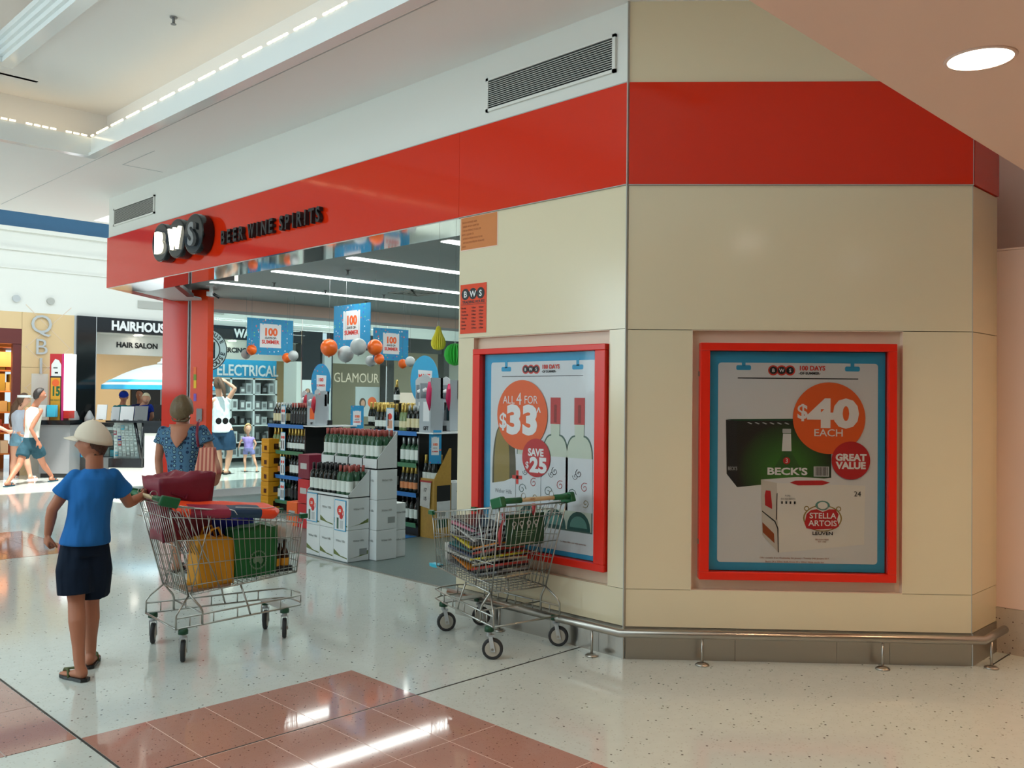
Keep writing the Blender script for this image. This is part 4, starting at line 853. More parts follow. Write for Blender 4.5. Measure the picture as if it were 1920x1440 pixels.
mB = mth('MULTIPLY', m0, mth('MULTIPLY', mth('GREATER_THAN', sx_.outputs[0], -.02), mth('LESS_THAN', sx_.outputs[0], .19)))
nt.links.new(mixnode(nt, mB, mixnode(nt, mA, srgb(250, 74, 26), srgb(150, 36, 66)), srgb(22, 58, 88)), nt.nodes['Principled BSDF'].inputs['Base Color'])
for p_ in BB.data.materials: pass
BB.data.materials[0] = MT['neonbag']
def mags(lst, c0, tilt, where):
    z = 0
    for i, (cn, dx, dy, rr) in enumerate(lst):
        th = .016 + .006 * ((i * 7) % 3)
        mb = MB().box((-.155, -.115, 0), (.155, .115, th * .45)).box((-.156, -.116, th * .45), (.156, .116, th), k=1)
        o = obj('magazine_bundle', mb, ['magblack' if i % 3 else 'maggrey', 'mag' + cn]); rr = rr * 3; tj = ((i * 37) % 7 - 3) * .012; p = Vector(c0) + Matrix.Rotation(tilt, 3, 'Y') @ Vector((dx, dy, z)); z += th + .012
        o.location = inT(T2L, T2R, p); o.rotation_euler = (Matrix.Rotation(T2R, 3, 'Z') @ Matrix.Rotation(tilt + tj, 3, 'Y') @ Matrix.Rotation(tj * .8, 3, 'X') @ Matrix.Rotation(rr, 3, 'Z')).to_euler()
        tag(o, '%s covered bundle of magazines, %s' % (cn, where[i]), 'magazine', 'magazines in the parked trolley')
W1 = ['lowest in the front heap of the parked trolley', 'second from the bottom in the front heap', 'third up in the front heap', 'fourth up in the front heap', 'fifth up in the front heap', 'sixth up in the front heap', 'seventh up in the front heap', 'eighth up in the front heap', 'ninth up in the front heap', 'topmost in the front heap']
mags([('grey', 0, 0, .05), ('orange', .0, .0, -.06), ('white', .01, .0, .04), ('navy', .0, .01, 0), ('teal', -.01, 0, .07), ('yellow', .02, 0, -.05), ('black', 0, 0, .03), ('white', -.02, .0, -.04), ('pink', .0, .0, .04), ('black', .01, 0, .0)], (.56, .0, .455), R(-9), W1)
W2 = [s.replace('front', 'rear') for s in W1]
mags([('cream', 0, .0, .04), ('grey', 0, .0, -.04), ('red', .01, .0, .05), ('cream', 0, .0, 0), ('yellow', 0, .0, .05), ('red', 0, .0, -.03), ('orange', 0, 0, .0), ('black', 0, 0, .03), ('grey', 0, 0, -.03), ('black', .0, 0, 0)], (.235, .0, .43), R(14), W2)
o = lump('towel', 'crumpled black and white patterned packet at the trolley nose', 'packet', T2L, T2R, (.765, .02, .54), (.02, .08, .06), 'magwhite', .006, 14, 4, 1, n=5)
sg = thing('trolley_sign', 'dark green plastic panel with pale symbols on the parked trolley flap', 'sign', inT(T2L, T2R, (-.012, -.0, .78)), T2R - PI / 2)
obj('panel', MB().box((-.15, -.004, -.10), (.15, .004, .10)), 'darkgreen', sg)
for i in range(4): obj('symbol', MB().sheet(disc(.017, -.09 + .058 * i, .04, 14), -.0055, -.0045).sheet(disc(.010, -.09 + .058 * i, .04, 14), -.0065, -.0055, k=1).sheet(rect(-.095 + .058 * i, .008, -.085 + .058 * i, .024), -.0055, -.0045), ['ltgrey', 'darkgreen'], sg)
for i in range(3): obj('text_line', MB().sheet(rect(-.08, -.012 - .014 * i, .08 - .02 * i, -.008 - .014 * i), -.0055, -.0045), 'emblem', sg)
obj('text_line', MB().sheet(rect(-.05, -.088, .06, -.082), -.0055, -.0045), 'ltgrey', sg)
tg = tag(link('child_strap', None, None, inT(T2L, T2R, (-.0, 0, 0)), T2R), 'red child safety strap dangling inside the parked trolley', 'strap')
obj('strap', MB().tube([(.0, .165, .89), (.0, .160, .85), (.01, .175, .80), (.0, .19, .76), (.0, .185, .69)], [.012, .010, .009, .014, .008], 6), 'strapred', tg)
obj('strap', MB().tube([(-.02, -.06, .94), (-.02, -.065, .90), (-.01, -.065, .87)], .013, 6), 'strapred', tg)
lump('plastic_wrapper', 'bright cyan wrapper poking from the nose of the parked trolley', 'wrapper', T2L, T2R, (.90, .09, .42), (.045, .03, .012), 'cyan', .01, 12, 6, 1, (0, .0, .3), n=4)
text('lettering', 'OOO', tr2, 0, 0, .012, 'noticeink').matrix_local = Matrix.Translation((-.150, .05, .984)) @ Matrix.Rotation(-PI / 2, 4, 'Z')
# ================================================================== SHOP STOCK
def onX(px, py, X):
    v = fw + rt * ((px - 960) / F_PX) - up * ((py - 720) / F_PX); t = X / v.x
    return Vector((X, v.y * t, CAM_H + v.z * t))
MT['gdark'] = mat('dark_bottle_glass', srgb(18, 26, 22), .08); MT['ggreen'] = mat('green_bottle_glass', srgb(52, 92, 66), .08); MT['gpale'] = mat('pale_bottle_glass', srgb(120, 140, 90), .1)
MT['foilgold'] = mat('gold_foil', srgb(206, 176, 96), .3, metal=.7); MT['foilred'] = mat('pink_red_cap', srgb(176, 84, 76), .35); MT['foilblack'] = mat('black_cap', srgb(20, 20, 24), .3); MT['foilsilver'] = mat('silver_cap', srgb(190, 196, 196), .3, metal=.5)
MT['labwhite'] = mat('white_label', srgb(226, 232, 226), .5); MT['labcream'] = mat('cream_label', srgb(226, 214, 172), .5); MT['labblack'] = mat('black_label', srgb(30, 30, 32), .5); MT['laborange'] = mat('orange_label', srgb(220, 140, 90), .5)
BN = 10
def bmesh_of(prof, nm, m): return MB().lathe(prof, n=BN).mesh(nm, [MT[m]])
def proto(kind, glass, cap, lab):
    if kind == 'still': body = [(.034, 0), (.037, .008), (.037, .185), (.030, .212), (.016, .232), (.0145, .24), (.0145, .295)]; capp = [(.0152, .238), (.0155, .298), (.012, .300)]; lb = (.0378, .045, .150)
    elif kind == 'fizz': body = [(.040, 0), (.043, .008), (.043, .14), (.036, .185), (.020, .235), (.0155, .27), (.0155, .305)]; capp = [(.0262, .215), (.0168, .262), (.0185, .295), (.0185, .312), (.012, .316)]; lb = (.0438, .04, .115)
    else: body = [(.040, 0), (.042, .008), (.042, .155), (.038, .180), (.018, .205), (.0145, .22), (.0145, .285)]; capp = [(.0155, .215), (.0160, .288), (.012, .290)]; lb = (.0428, .035, .150)
    return bmesh_of(body, 'bottle', glass), bmesh_of(capp, 'capsule', cap), MB().lathe([(lb[0], lb[1]), (lb[0], lb[2])], n=BN, cap=(False, False)).mesh('label', [MT[lab]])
PR = {'pink': proto('still', 'ggreen', 'foilred', 'labwhite'), 'black': proto('still', 'gdark', 'foilblack', 'labwhite'), 'gold': proto('fizz', 'gdark', 'foilgold', 'labwhite'), 'goldo': proto('fizz', 'gdark', 'foilgold', 'laborange'),
      'dark': proto('still', 'gdark', 'foilblack', 'labblack'), 'silver': proto('still', 'gdark', 'foilsilver', 'labcream'), 'red': proto('still', 'gdark', 'foilred', 'labblack'), 'pale': proto('fizz', 'gpale', 'foilgold', 'labcream'), 'green': proto('burg', 'ggreen', 'foilsilver', 'labwhite')}
def bottle(kind, p, label, group):
    b, c, l = PR[kind]; o = link('wine_bottle', b, None, p); tag(o, label, 'bottle', group); o.rotation_euler = (0, 0, random.uniform(-.2, .2)); link('capsule', c, o); link('label', l, o); return o
ORD = ('first', 'second', 'third', 'fourth', 'fifth', 'sixth', 'seventh', 'eighth', 'ninth', 'tenth', 'eleventh', 'twelfth', 'thirteenth', 'fourteenth', 'fifteenth')
def brow(kind, frame, xs, ys, z, label, group=None):
    T, rz = frame
    for iy, y in enumerate(ys):
        row_ = label + ('' if len(ys) == 1 else (', front row', ', second row', ', back row')[iy])
        for ix, x in enumerate(xs): bottle(kind, T + Matrix.Rotation(rz, 3, 'Z') @ Vector((x + random.uniform(-.004, .004), y, z)), row_ + (', %s from left' % ORD[ix] if len(xs) > 1 else ''), row_)
def sgn(name, label, cat, p, rz, w, h, m='blue', kind=None):
    t = thing(name, label, cat, p, rz); return t
MT['speck'] = mat('summer_print', srgb(28, 140, 190), .5); nt = MT['speck'].node_tree; b_ = nt.nodes['Principled BSDF']
tc = nt.nodes.new('ShaderNodeTexCoord'); vo = nt.nodes.new('ShaderNodeTexVoronoi'); vo.inputs['Scale'].default_value = 26; nt.links.new(tc.outputs['Object'], vo.inputs['Vector'])
rp = nt.nodes.new('ShaderNodeValToRGB'); rp.color_ramp.interpolation = 'CONSTANT'; rp.color_ramp.elements[0].position = 0; rp.color_ramp.elements[0].color = (1, 1, 1, 1); rp.color_ramp.elements[1].position = .28; rp.color_ramp.elements[1].color = (0, 0, 0, 1); nt.links.new(vo.outputs['Distance'], rp.inputs[0])
r2 = nt.nodes.new('ShaderNodeValToRGB'); r2.color_ramp.interpolation = 'CONSTANT'
for i, (ps, c) in enumerate(((0, (28, 140, 190)), (.5, (220, 110, 110)), (.62, (220, 226, 235)), (.76, (120, 196, 130)), (.86, (70, 90, 190)))):
    e = r2.color_ramp.elements[i] if i < 2 else r2.color_ramp.elements.new(ps); e.position = ps; e.color = srgb(*c) + (1,)
sp = nt.nodes.new('ShaderNodeSeparateColor'); nt.links.new(vo.outputs['Color'], sp.inputs[0]); nt.links.new(sp.outputs[0], r2.inputs[0])
nt.links.new(mixnode(nt, rp.outputs[0], srgb(28, 140, 190), r2.outputs[0]), b_.inputs['Base Color'])
def summer(name, label, p, rz, w, h, string=None, border=.5):
    """printed card with the 100 DAYS OF SUMMER panel; p = middle of the card"""
    t = thing(name, label, 'sign', p, rz)
    obj('card', MB().sheet(rect(-w / 2, -h / 2, w / 2, h / 2), -.003, .003), 'speck', t)
    pw, ph = (w * .46, h * .66) if w > h * .8 else (w * .62, h * .55)
    for s in (-1, 1):
        y = -.0035 if s < 0 else .0035
        flat('panel_print', rect(-pw / 2, -ph / 2 + h * .03, pw / 2, ph / 2 + h * .03), t, 'paper', y - (.001 if s < 0 else 0))
    text('lettering', '100', t, 0, ph * .02 + h * .03, pw * .30, 'orange', y=-.0062, bold=.07, sx=1.0)
    text('lettering', '-DAYS OF-', t, 0, -ph * .13 + h * .03, pw * .085, 'ink', y=-.0062, bold=.05)
    text('lettering', 'SUMMER', t, 0, -ph * .33 + h * .03, pw * .15, 'inkred', y=-.0062, bold=.05, sx=1.0)
    for s in (-1, 1): flat('clip_print', rect(s * pw * .36 - .01, ph * .46 + h * .03, s * pw * .36 + .01, ph * .53 + h * .03), t, 'blue', -.0062)
    if string:
        for s in (-1, 1): obj('string', MB().tube([(s * w * .42, 0, h / 2), (s * w * .42, 0, string)], .0012, 4), 'grey', t)
    return t
def card(t, x, y, z, w, h, m, lines, yy=-.003, rz=0):
    q = obj('price_card', MB().sheet(rect(x - w / 2, z, x + w / 2, z + h), y - .003, y), m, t); return q
def tick(label, p, rz, w, h, style):
    t = thing('price_card', label, 'price card', p, rz)
    obj('sheet', MB().sheet(rect(-w / 2, 0, w / 2, h), -.003, .0), 'labely' if style == 'yellow' else 'blue', t)
    if style == 'yellow':
        flat('header_print', rect(-w / 2 + .004, h * .80, w / 2 - .004, h * .97), t, 'orange', -.0042); text('lettering', '20', t, 0, h * .35, h * .14, 'ink', y=-.0045, bold=.05); text('lettering', 'BUY 2 FOR', t, 0, h * .60, h * .055, 'ink', y=-.0045, sx=.8); text('lettering', 'SAVE', t, 0, h * .2, h * .05, 'ink', y=-.0045)
    else:
        flat('paper_print', rect(-w / 2 + .008, .008, w / 2 - .008, h - .008), t, 'paper', -.0042)
        if style == 'offer': flat('circle_print', disc(w * .26, 0, h * .66, 20), t, 'inkred', -.0052); text('lettering', '33', t, 0, h * .61, h * .09, 'white', y=-.0064, bold=.05); flat('circle_print', disc(w * .15, w * .12, h * .48, 16), t, 'crimson', -.0062); flat('bottle_print', rect(-w * .28, h * .06, -w * .12, h * .42), t, 'ggreen', -.0052); flat('bottle_print', rect(.0, h * .08, w * .28, h * .34), t, 'ltgrey', -.0052); flat('bottle_print', rect(w * .30, h * .5, w * .35, h * .66), t, 'inkred', -.0052)
        if style == 'pair':
            for s in (-1, 1): flat('circle_print', disc(w * .17, s * w * .2, h * .72, 16), t, 'inkred', -.0052); flat('bottle_print', rect(s * w * .2 - w * .08, h * .12, s * w * .2 + w * .08, h * .55), t, 'gdark', -.0052)
        if style == 'face': flat('hair_print', disc(w * .26, 0, h * .62, 16), t, 'inkred', -.0052); flat('body_print', rrect(-w * .3, h * .1, w * .3, h * .45, .01), t, 'skinpale', -.0052); flat('bottle_print', rect(-w * .3, h * .2, -w * .18, h * .72), t, 'gdark', -.0055)
    return t
# ---- two shelving bays
def gondola(label, X, Y, w, endw, hb=1.62):
    t = thing('shelf_unit', label, 'shelf', (X, Y, 0), FR)
    obj('back_panel', MB().box((0, .40, 0), (w, .46, hb - .35)), 'black', t); obj('side_panel', MB().box((-.02, .0, 0), (0, .46, 1.19)), 'black', t)
    obj('end_panel', MB().box((w, .02, 0), (w + .02, endw, 1.18)), 'black', t); obj('end_shelf', MB().box((w, -.01, 1.19), (w + .30, endw + .05, 1.205)), 'whitegloss', t)
    obj('plinth', MB().box((0, .06, 0), (w, .40, .12)), 'black', t)
    for z, m in ((.155, 'shelfgreen'), (.50, 'shelfblue'), (.84, 'shelfgreen'), (1.205, 'shelfblue')):
        q = obj('shelf', MB().box((0, .0, z - .02), (w, .40, z - .002)), 'black', t); obj('price_strip', MB().obox((w / 2, -.012, z - .022), (w / 2 + .01, 0, 0), (0, .002, 0), (0, -.004, .026)), m, q)
    return t
MT['shelfgreen'] = mat('green_strip', srgb(76, 132, 96), .45); MT['shelfblue'] = mat('blue_strip', srgb(50, 122, 196), .45)
G1 = (Vector((6.62, 11.45, 0)), FR); G2 = (Vector((6.55, 8.92, 0)), FR)
gondola('left black shelving bay of wine, with yellow cartons beside it', 6.62, 11.45, .90, .62)
gondola('black shelving bay of wine to the right of the white carton display', 6.55, 8.92, .87, .62)
def fr(a, b, n): return [a + (b - a) * (i + .5) / n for i in range(n)]
for fr_, nm, spec in ((G1, 'left bay', ((1.207, (('silver', .05, .36, 4), ('red', .50, .90, 6))), (.842, (('pale', .04, .3, 3), ('gold', .42, .9, 6))), (.502, (('goldo', .02, .36, 4), ('black', .5, .88, 5))), (.157, (('green', .03, .36, 4), ('dark', .52, .88, 4))))),
                     (G2, 'right bay', ((1.207, (('gold', .02, .34, 4), ('pale', .5, .62, 2), ('silver', .62, .87, 3))), (.842, (('dark', .02, .34, 3), ('green', .52, .87, 4))), (.502, (('black', .04, .34, 3), ('goldo', .52, .84, 4))), (.157, (('dark', .03, .34, 3), ('black', .52, .86, 4)))))):
    for z, items in spec:
        lv = {1.207: 'top shelf', .842: 'second shelf', .502: 'third shelf', .157: 'bottom shelf'}[z]
        for k, a, b, n in items:
            d = {'gold': 'gold foiled sparkling bottle', 'goldo': 'gold foiled bottle with orange label', 'dark': 'dark bottle with black label', 'silver': 'silver capped bottle with cream label', 'red': 'dark bottle with red cap', 'pale': 'pale green bottle with gold top', 'green': 'green burgundy bottle with white label', 'black': 'black capped bottle with white label', 'pink': ''}[k]
            brow(k, fr_, fr(a, b, n), (.06, .155) if k != 'pale' else (.06,), z, '%s, %s of %s' % (d, lv, nm))
def inF(f, x, y, z): return f[0] + Matrix.Rotation(f[1], 3, 'Z') @ Vector((x, y, z))
for i, (z, st) in enumerate(((1.215, 'pair'), (.85, 'pair'), (.51, 'pair'), (.165, 'pair'))): tick('blue edged price card, %s on the left shelving bay' % ('topmost', 'second from the top', 'third from the top', 'lowest')[i], inF(G1, .42, -.022, z - .01), FR, .12, .26, st)
for i, (z, st) in enumerate(((1.215, 'face'), (.80, 'yellow'), (.51, 'offer'), (.165, 'offer'))): tick(('blue edged portrait card on the top shelf of the right shelving bay', 'yellow price card reading 20 on the right shelving bay', 'blue edged offer card on the third shelf of the right bay', 'blue edged offer card low on the right shelving bay')[i], inF(G2, .40, -.024, z - .01), FR, .15, .27, st)
lump('floor_sticker', 'bright blue floor mat at the foot of the right shelving bay', 'mat', Vector((6.45, 8.5, 0)), FR, (.1, 0, .009), (.38, .09, .003), 'shelfblue', .0005, 2, 1, n=2)
# rear shelving seen between and beside the bays
def backshelf(label, X, Y, w, kinds, zs=(.85, 1.207), nm='', h=1.2):
    t = thing('shelf_unit', label, 'shelf', (X, Y, 0), FR); f = (Vector((X, Y, 0)), FR)
    obj('carcass', MB().box((0, .05, 0), (w, .45, zs[0] - .02)).box((0, .40, 0), (w, .45, h + .1)), 'black', t)
    for i, z in enumerate(zs):
        obj('shelf', MB().box((0, 0, z - .02), (w, .42, z - .002)), 'black', t)
        brow(kinds[i], f, fr(.03, w - .03, int(w / .095)), (.06, .155), z, 'bottle on %s shelf, %s' % (('lower', 'upper', 'highest')[i], nm))
backshelf('black rear shelf of bottles between the two shelving bays', 7.62, 10.55, 1.35, ('dark', 'gold'), nm='rear unit between the bays')
backshelf('dark wall shelf of bottles beside the door edge', 7.75, 8.45, 1.2, ('black', 'black', 'gold'), (.5, .85, 1.207), nm='dark unit by door edge')
# ---- white carton display
MT['carton'] = mat('white_carton', srgb(222, 226, 226), .55); MT['cartonside'] = MT['carton']; MT['hill'] = mat('hill_print', srgb(104, 118, 62), .6); MT['greyprint'] = mat('grey_print', srgb(150, 154, 152), .6)
def carton(label, p, sx, sy, sz, hill=True, group=None, code=False):
    """sx along X (depth), sy along -Y; p = near right bottom corner (min X, min Y)"""
    t = tag(bevel(obj('wine_carton', MB().box((0, 0, .001), (sx, sy - .004, sz - .002)), 'carton', None, p), .003, 1), label, 'carton', group)
    if hill:
        obj('hill_print', MB().add([(-.001, sy - .01, .06), (-.001, .01, .03), (-.001, .01, .042), (-.001, sy * .5, .055), (-.001, sy - .01, .11)], [(0, 1, 2, 3, 4)]), 'hill', t)
        obj('hill_print', MB().add([(.005, -.001, .03), (sx - .01, -.001, .06), (sx - .01, -.001, .10), (sx * .5, -.001, .05)], [(0, 1, 2, 3)]), 'hill', t)
    q = text('lettering', 'Wither Hills', t, 0, 0, .024, 'greyprint', sx=.9); q.rotation_euler = (0, 0, FR); q.location = (-.002, sy * .5, sz * .60)
    q = text('lettering', 'Wither Hills', t, 0, 0, .02, 'greyprint', sx=.9); q.location = (sx * .5, -.002, sz * .62)
    if code: obj('barcode_print', MB().box((sx * .55, -.0015, .06), (sx * .9, -.0005, .12)), 'greyprint', t)
    return t
cw = .243
posn = ('right', 'middle', 'left')
for i in range(3):
    for j in range(2):
        carton('white wine carton with green hill print, %s column of the front display, %s' % (posn[i], ('on the floor', 'upper one')[j]), (5.04, 7.225 + cw * i, .005 + .308 * j), .25, cw, .308, True, None, j == 0)
def tray(p, sx, sy, low, high, label):
    t = thing('carton_tray', label, 'carton', p)
    mb = MB().box((0, 0, 0), (sx, sy, .008)).box((0, 0, 0), (.006, sy, low)).box((sx - .006, 0, 0), (sx, sy, high))
    for y in (0, sy - .006): mb.add([(0, y, 0), (sx, y, 0), (sx, y, high), (0, y, low), (0, y + .006, 0), (sx, y + .006, 0), (sx, y + .006, high), (0, y + .006, low)], [(0, 1, 2, 3), (7, 6, 5, 4), (0, 3, 7, 4), (1, 5, 6, 2), (2, 6, 7, 3)])
    obj('tray', mb, 'carton', t); return t
tray((5.045, 7.225, .622), .25, cw * 3, .03, .27, 'white cut-open tray of bottles on the lower step of the carton display')
f = (Vector((5.04, 7.225 + cw * 3, 0)), FR)
brow('black', f, fr(.01, .47, 6), (.05, .13, .21), .632, 'black capped bottle, lower tray of white cartons')
brow('pink', f, fr(.485, .715, 3), (.05, .13, .21), .632, 'pink capped bottle, lower tray of white cartons')
for i in range(4):
    for j in range(3):
        carton('plain white carton in the tall rear stack, %s column from the right, %s' % (('first', 'second', 'third', 'fourth')[i], ('lowest', 'middle', 'top')[j]), (5.30, 7.12 + .245 * i, .005 + .295 * j), .25, .245, .295, False, None, j == 1)
    tray((5.30, 7.12 + .245 * i, .895), .25, .24, .10, .37, 'white cut carton tray on the tall rear stack, %s from the right' % ('first', 'second', 'third', 'fourth')[i])
f = (Vector((5.30, 7.12 + .98, 0)), FR)
for i in range(4): brow('pink', f, fr(.245 * i + .012, .245 * i + .232, 3), (.05, .13, .21), .975, 'pink capped bottle, %s high tray of white cartons' % ('leftmost', 'second', 'third', 'rightmost')[i])
for i in range(4): obj('riser', MB().box((.01, .01, 0), (.24, .235, .07)), 'carton', None, (5.30, 7.12 + .245 * i, .904)); 
for o in [o for o in COL.objects if o.name.startswith('riser')]: tag(o, 'white insert under the bottles in the %s high tray' % ('rightmost', 'third', 'second', 'leftmost')[int(round((o.location.y - 7.12) / .245))], 'carton', 'carton inserts')
for j in range(2): carton('white carton in the low stack at the right end of the display, %s' % ('on the floor', 'on top')[j], (5.555, 7.15, .005 + .27 * j), .13, .25, .27, False)
tick('blue edged offer card on the left column of white cartons', (5.034, 7.845, .34), FR, .19, .29, 'offer'); tick('blue edged offer card on the right column of white cartons', (5.034, 7.345, .30), FR, .19, .30, 'offer')
# red and orange cartons behind the display
for i, (x, y, z, c, lab) in enumerate(((5.95, 9.35, 0, 'crimson', 'red carton on the floor behind the white display'), (5.95, 9.35, .30, 'crimson', 'upper red carton behind the white display'), (5.95, 9.35, .60, 'bagmaroon', 'topmost maroon carton behind the white display'), (5.96, 9.62, .0, 'orange', 'orange carton behind the left white cartons'))):
    o = tag(bevel(obj('wine_carton', MB().box((0, 0, .005), (.26, .24, .295)), c, None, (x, y, z)), .003, 1), lab, 'carton'); obj('label_print', MB().box((-.001, .05, .12), (0, .19, .19)), 'foilsilver', o)
# yellow carton stack
for i in range(5):
    o = tag(bevel(obj('wine_carton', MB().box((0, 0, .004), (.22, .20, .198)), 'bagyellow', None, (6.50, 11.24, .2 * i)), .003, 1), 'yellow carton in the stack left of the shelving bays, %s' % ('lowest', 'second up', 'third up', 'fourth up', 'topmost')[i], 'carton')
    obj('label_print', MB().box((.08, -.0015, .05), (.2, -.0005, .13)), 'amber', o); obj('label_print', MB().box((-.0015, .05, .04), (-.0005, .12, .1)), 'amber', o); obj('tape', MB().box((-.001, .0, .12), (-.0004, .20, .135)), 'labely', o)
# gold champagne display
MT['goldcard'] = mat('gold_card', srgb(188, 146, 66), .45, vary=.18, vscale=30)
t = thing('champagne_stand', 'gold cardboard champagne stand at the right end of the shelves', 'display', (6.60, 7.79, 0))
obj('column', MB().box((0, 0, 0), (.25, .26, .63)), 'goldcard', t)
obj('header_side', MB().add([(0, -.001, .63), (.25, -.001, .63), (.25, -.001, 1.02), (.22, -.001, 1.02), (0, -.001, .68), (0, .005, .63), (.25, .005, .63), (.25, .005, 1.02), (.22, .005, 1.02), (0, .005, .68)], [(0, 1, 2, 3, 4), (9, 8, 7, 6, 5), (0, 4, 9, 5), (1, 6, 7, 2), (2, 7, 8, 3), (3, 8, 9, 4)]), 'goldcard', t)
obj('front_lip', MB().box((-.002, 0, .63), (.004, .26, .68)), 'goldcard', t); obj('print_panel', MB().box((.04, -.003, .42), (.24, -.001, .60)), 'ink', t); obj('print_panel', MB().box((.04, -.003, .22), (.24, -.001, .42)), 'paper', t); obj('barcode_print', MB().box((.07, -.0045, .25), (.16, -.003, .31)), 'greyprint', t); obj('print_panel', MB().box((.04, -.003, .12), (.20, -.001, .22)), 'darkgreen', t)
brow('gold', (Vector((6.60, 8.05, 0)), FR), fr(.01, .25, 3), (.05, .14), .632, 'gold foiled champagne bottle in the gold stand')
tg = thing('price_sign', 'white price sign reading 17 and 15 on the gold champagne stand', 'price card', (6.585, 7.93, .34), FR)
obj('sheet', MB().sheet([(-.09, .02), (.08, 0), (.10, .30), (-.08, .31)], -.003, 0), 'magwhite', tg); obj('clip_strip', MB().sheet(rect(-.09, .295, .11, .315), -.005, .0), 'strapred', tg); text('lettering', '17', tg, 0, .19, .04, 'ink', y=-.004, bold=.04); text('lettering', '15', tg, 0, .09, .04, 'ink', y=-.004, bold=.04)
for j in range(2):
    carton('white carton beside the gold stand, %s' % ('on the floor', 'on top')[j], (6.87, 7.80, .005 + .31 * j), .26, .26, .31, False, None, True)
# ---- gift towers and oval signs on the end shelves
MT['silvercard'] = mat('silver_card', srgb(168, 176, 182), .4); MT['ribbon'] = mat('pink_ribbon', srgb(206, 30, 90), .5); MT['ribbonred'] = mat('red_ribbon', srgb(186, 24, 50), .5)
def gift(label, p, w, d, h, side='orange', head=True, rib='ribbon', word='GIFT'):
    t = thing('gift_stand', label, 'display', p, FR)
    obj('box_body', MB().box((0, 0, 0), (w, d, h * .62)), 'silvercard', t)
    obj('upright', MB().box((0, d * .8, h * .62), (w, d, h)).box((0, 0, h * .62), (.012, d, h)).box((w - .012, 0, h * .62), (w, d, h)), 'silvercard', t)
    if head: obj('header', MB().sheet([(0, h * .9), (w, h * .9), (w, h * .99), (w * .8, h * 1.04), (w * .5, h * 1.07), (w * .2, h * 1.04), (0, h * .99)], -.004, .004), 'ltgrey', t)
    obj('print_panel', MB().box((w * .35, -.002, h * .2), (w * .9, 0, h * .56)), side, t)
    text('lettering', word, t, w * .6, h * .04, h * .07, 'ink', y=-.003, bold=.05, sx=.7)
    for k in range(3): obj('ribbon', MB().tube([(w * (.9 + .02 * k), -.01, h * .92), (w * (1.0 + .05 * k), -.03, h * .8), (w * (.93 + .05 * k), -.03, h * .62), (w * (1.02 + .03 * k), -.02, h * (.4 + .04 * k))], [.012, .022, .026, .006], 6), rib, t)
    obj('tag', MB().lathe([(.03, 0), (.035, .03), (.0, .05)], (w * .7, -.03, h * .74), 8), 'white', t)
    return t
p = onX(598, 797, 6.64); gift('silver gift box stand with orange print and red ribbons, on the left end shelf', (6.64, 10.50, 1.207), .20, .18, .42, 'orange', False, 'ribbonred')
gift('tall silver carton with narrow top standing behind the red capped bottles', (6.95, 11.12, 1.21), .12, .12, .44, 'silvercard', True, 'ribbonred', ' ')
gift('silver gift stand printed GIFT with pink ribbons, nearest the door edge', (6.56, 8.02, 1.207), .20, .18, .62, 'paper', True, 'ribbon')
gift('silver gift stand with number 5 and pink ribbons behind the silver capped bottles', (6.85, 8.45, 1.21), .17, .16, .60, 'white', True, 'ribbon', '5')
gift('small silver gift stand left of the end shelf with red ribbons', (6.9, 10.72, 1.21), .14, .14, .46, 'ggreen', True, 'ribbonred', ' ')
gift('silver header stand between the oval sign and the door edge', (7.0, 8.15, 1.21), .16, .14, .60, 'gdark', True, 'ribbon', ' ')
def ovalsign(label, px, py, rx, rz_, X, l1, m):
    c = onX(px, py, X); t = thing('oval_sign', label, 'sign', c, FR + R(30))
    obj('board', MB().sheet(disc(rz_, 0, 0, 32, rx / rz_), -.004, .004), m, t); flat('edge_print', disc(rz_ * .97, 0, 0, 32, rx / rz_), t, 'blue' if m != 'speck' else 'speck', -.0048)
    flat('paper_print', [(-rx * .42, -rz_ * .45), (rx * .5, -rz_ * .5), (rx * .55, rz_ * .38), (-rx * .45, rz_ * .42)], t, 'paper', -.006)
    text('lettering', l1, t, 0, rz_ * .08, rz_ * .17, 'inkred', y=-.0075, bold=.05, sx=.8); text('lettering', 'SUMMER', t, 0, -rz_ * .18, rz_ * .11, 'inkred', y=-.0075, bold=.03, sx=.8)
    obj('stand', MB().box((-.012, .004, -c.z + 1.2), (.012, .012, -rz_ * .5)), 'grey', t)
ovalsign('blue oval sign reading 100 behind the left gift box', 602, 718, .15, .27, 7.0, '100', 'speck')
ovalsign('plain blue oval sign reading MAKE above the right shelving bay', 796, 713, .18, .30, 6.95, 'MAKE', 'blue')
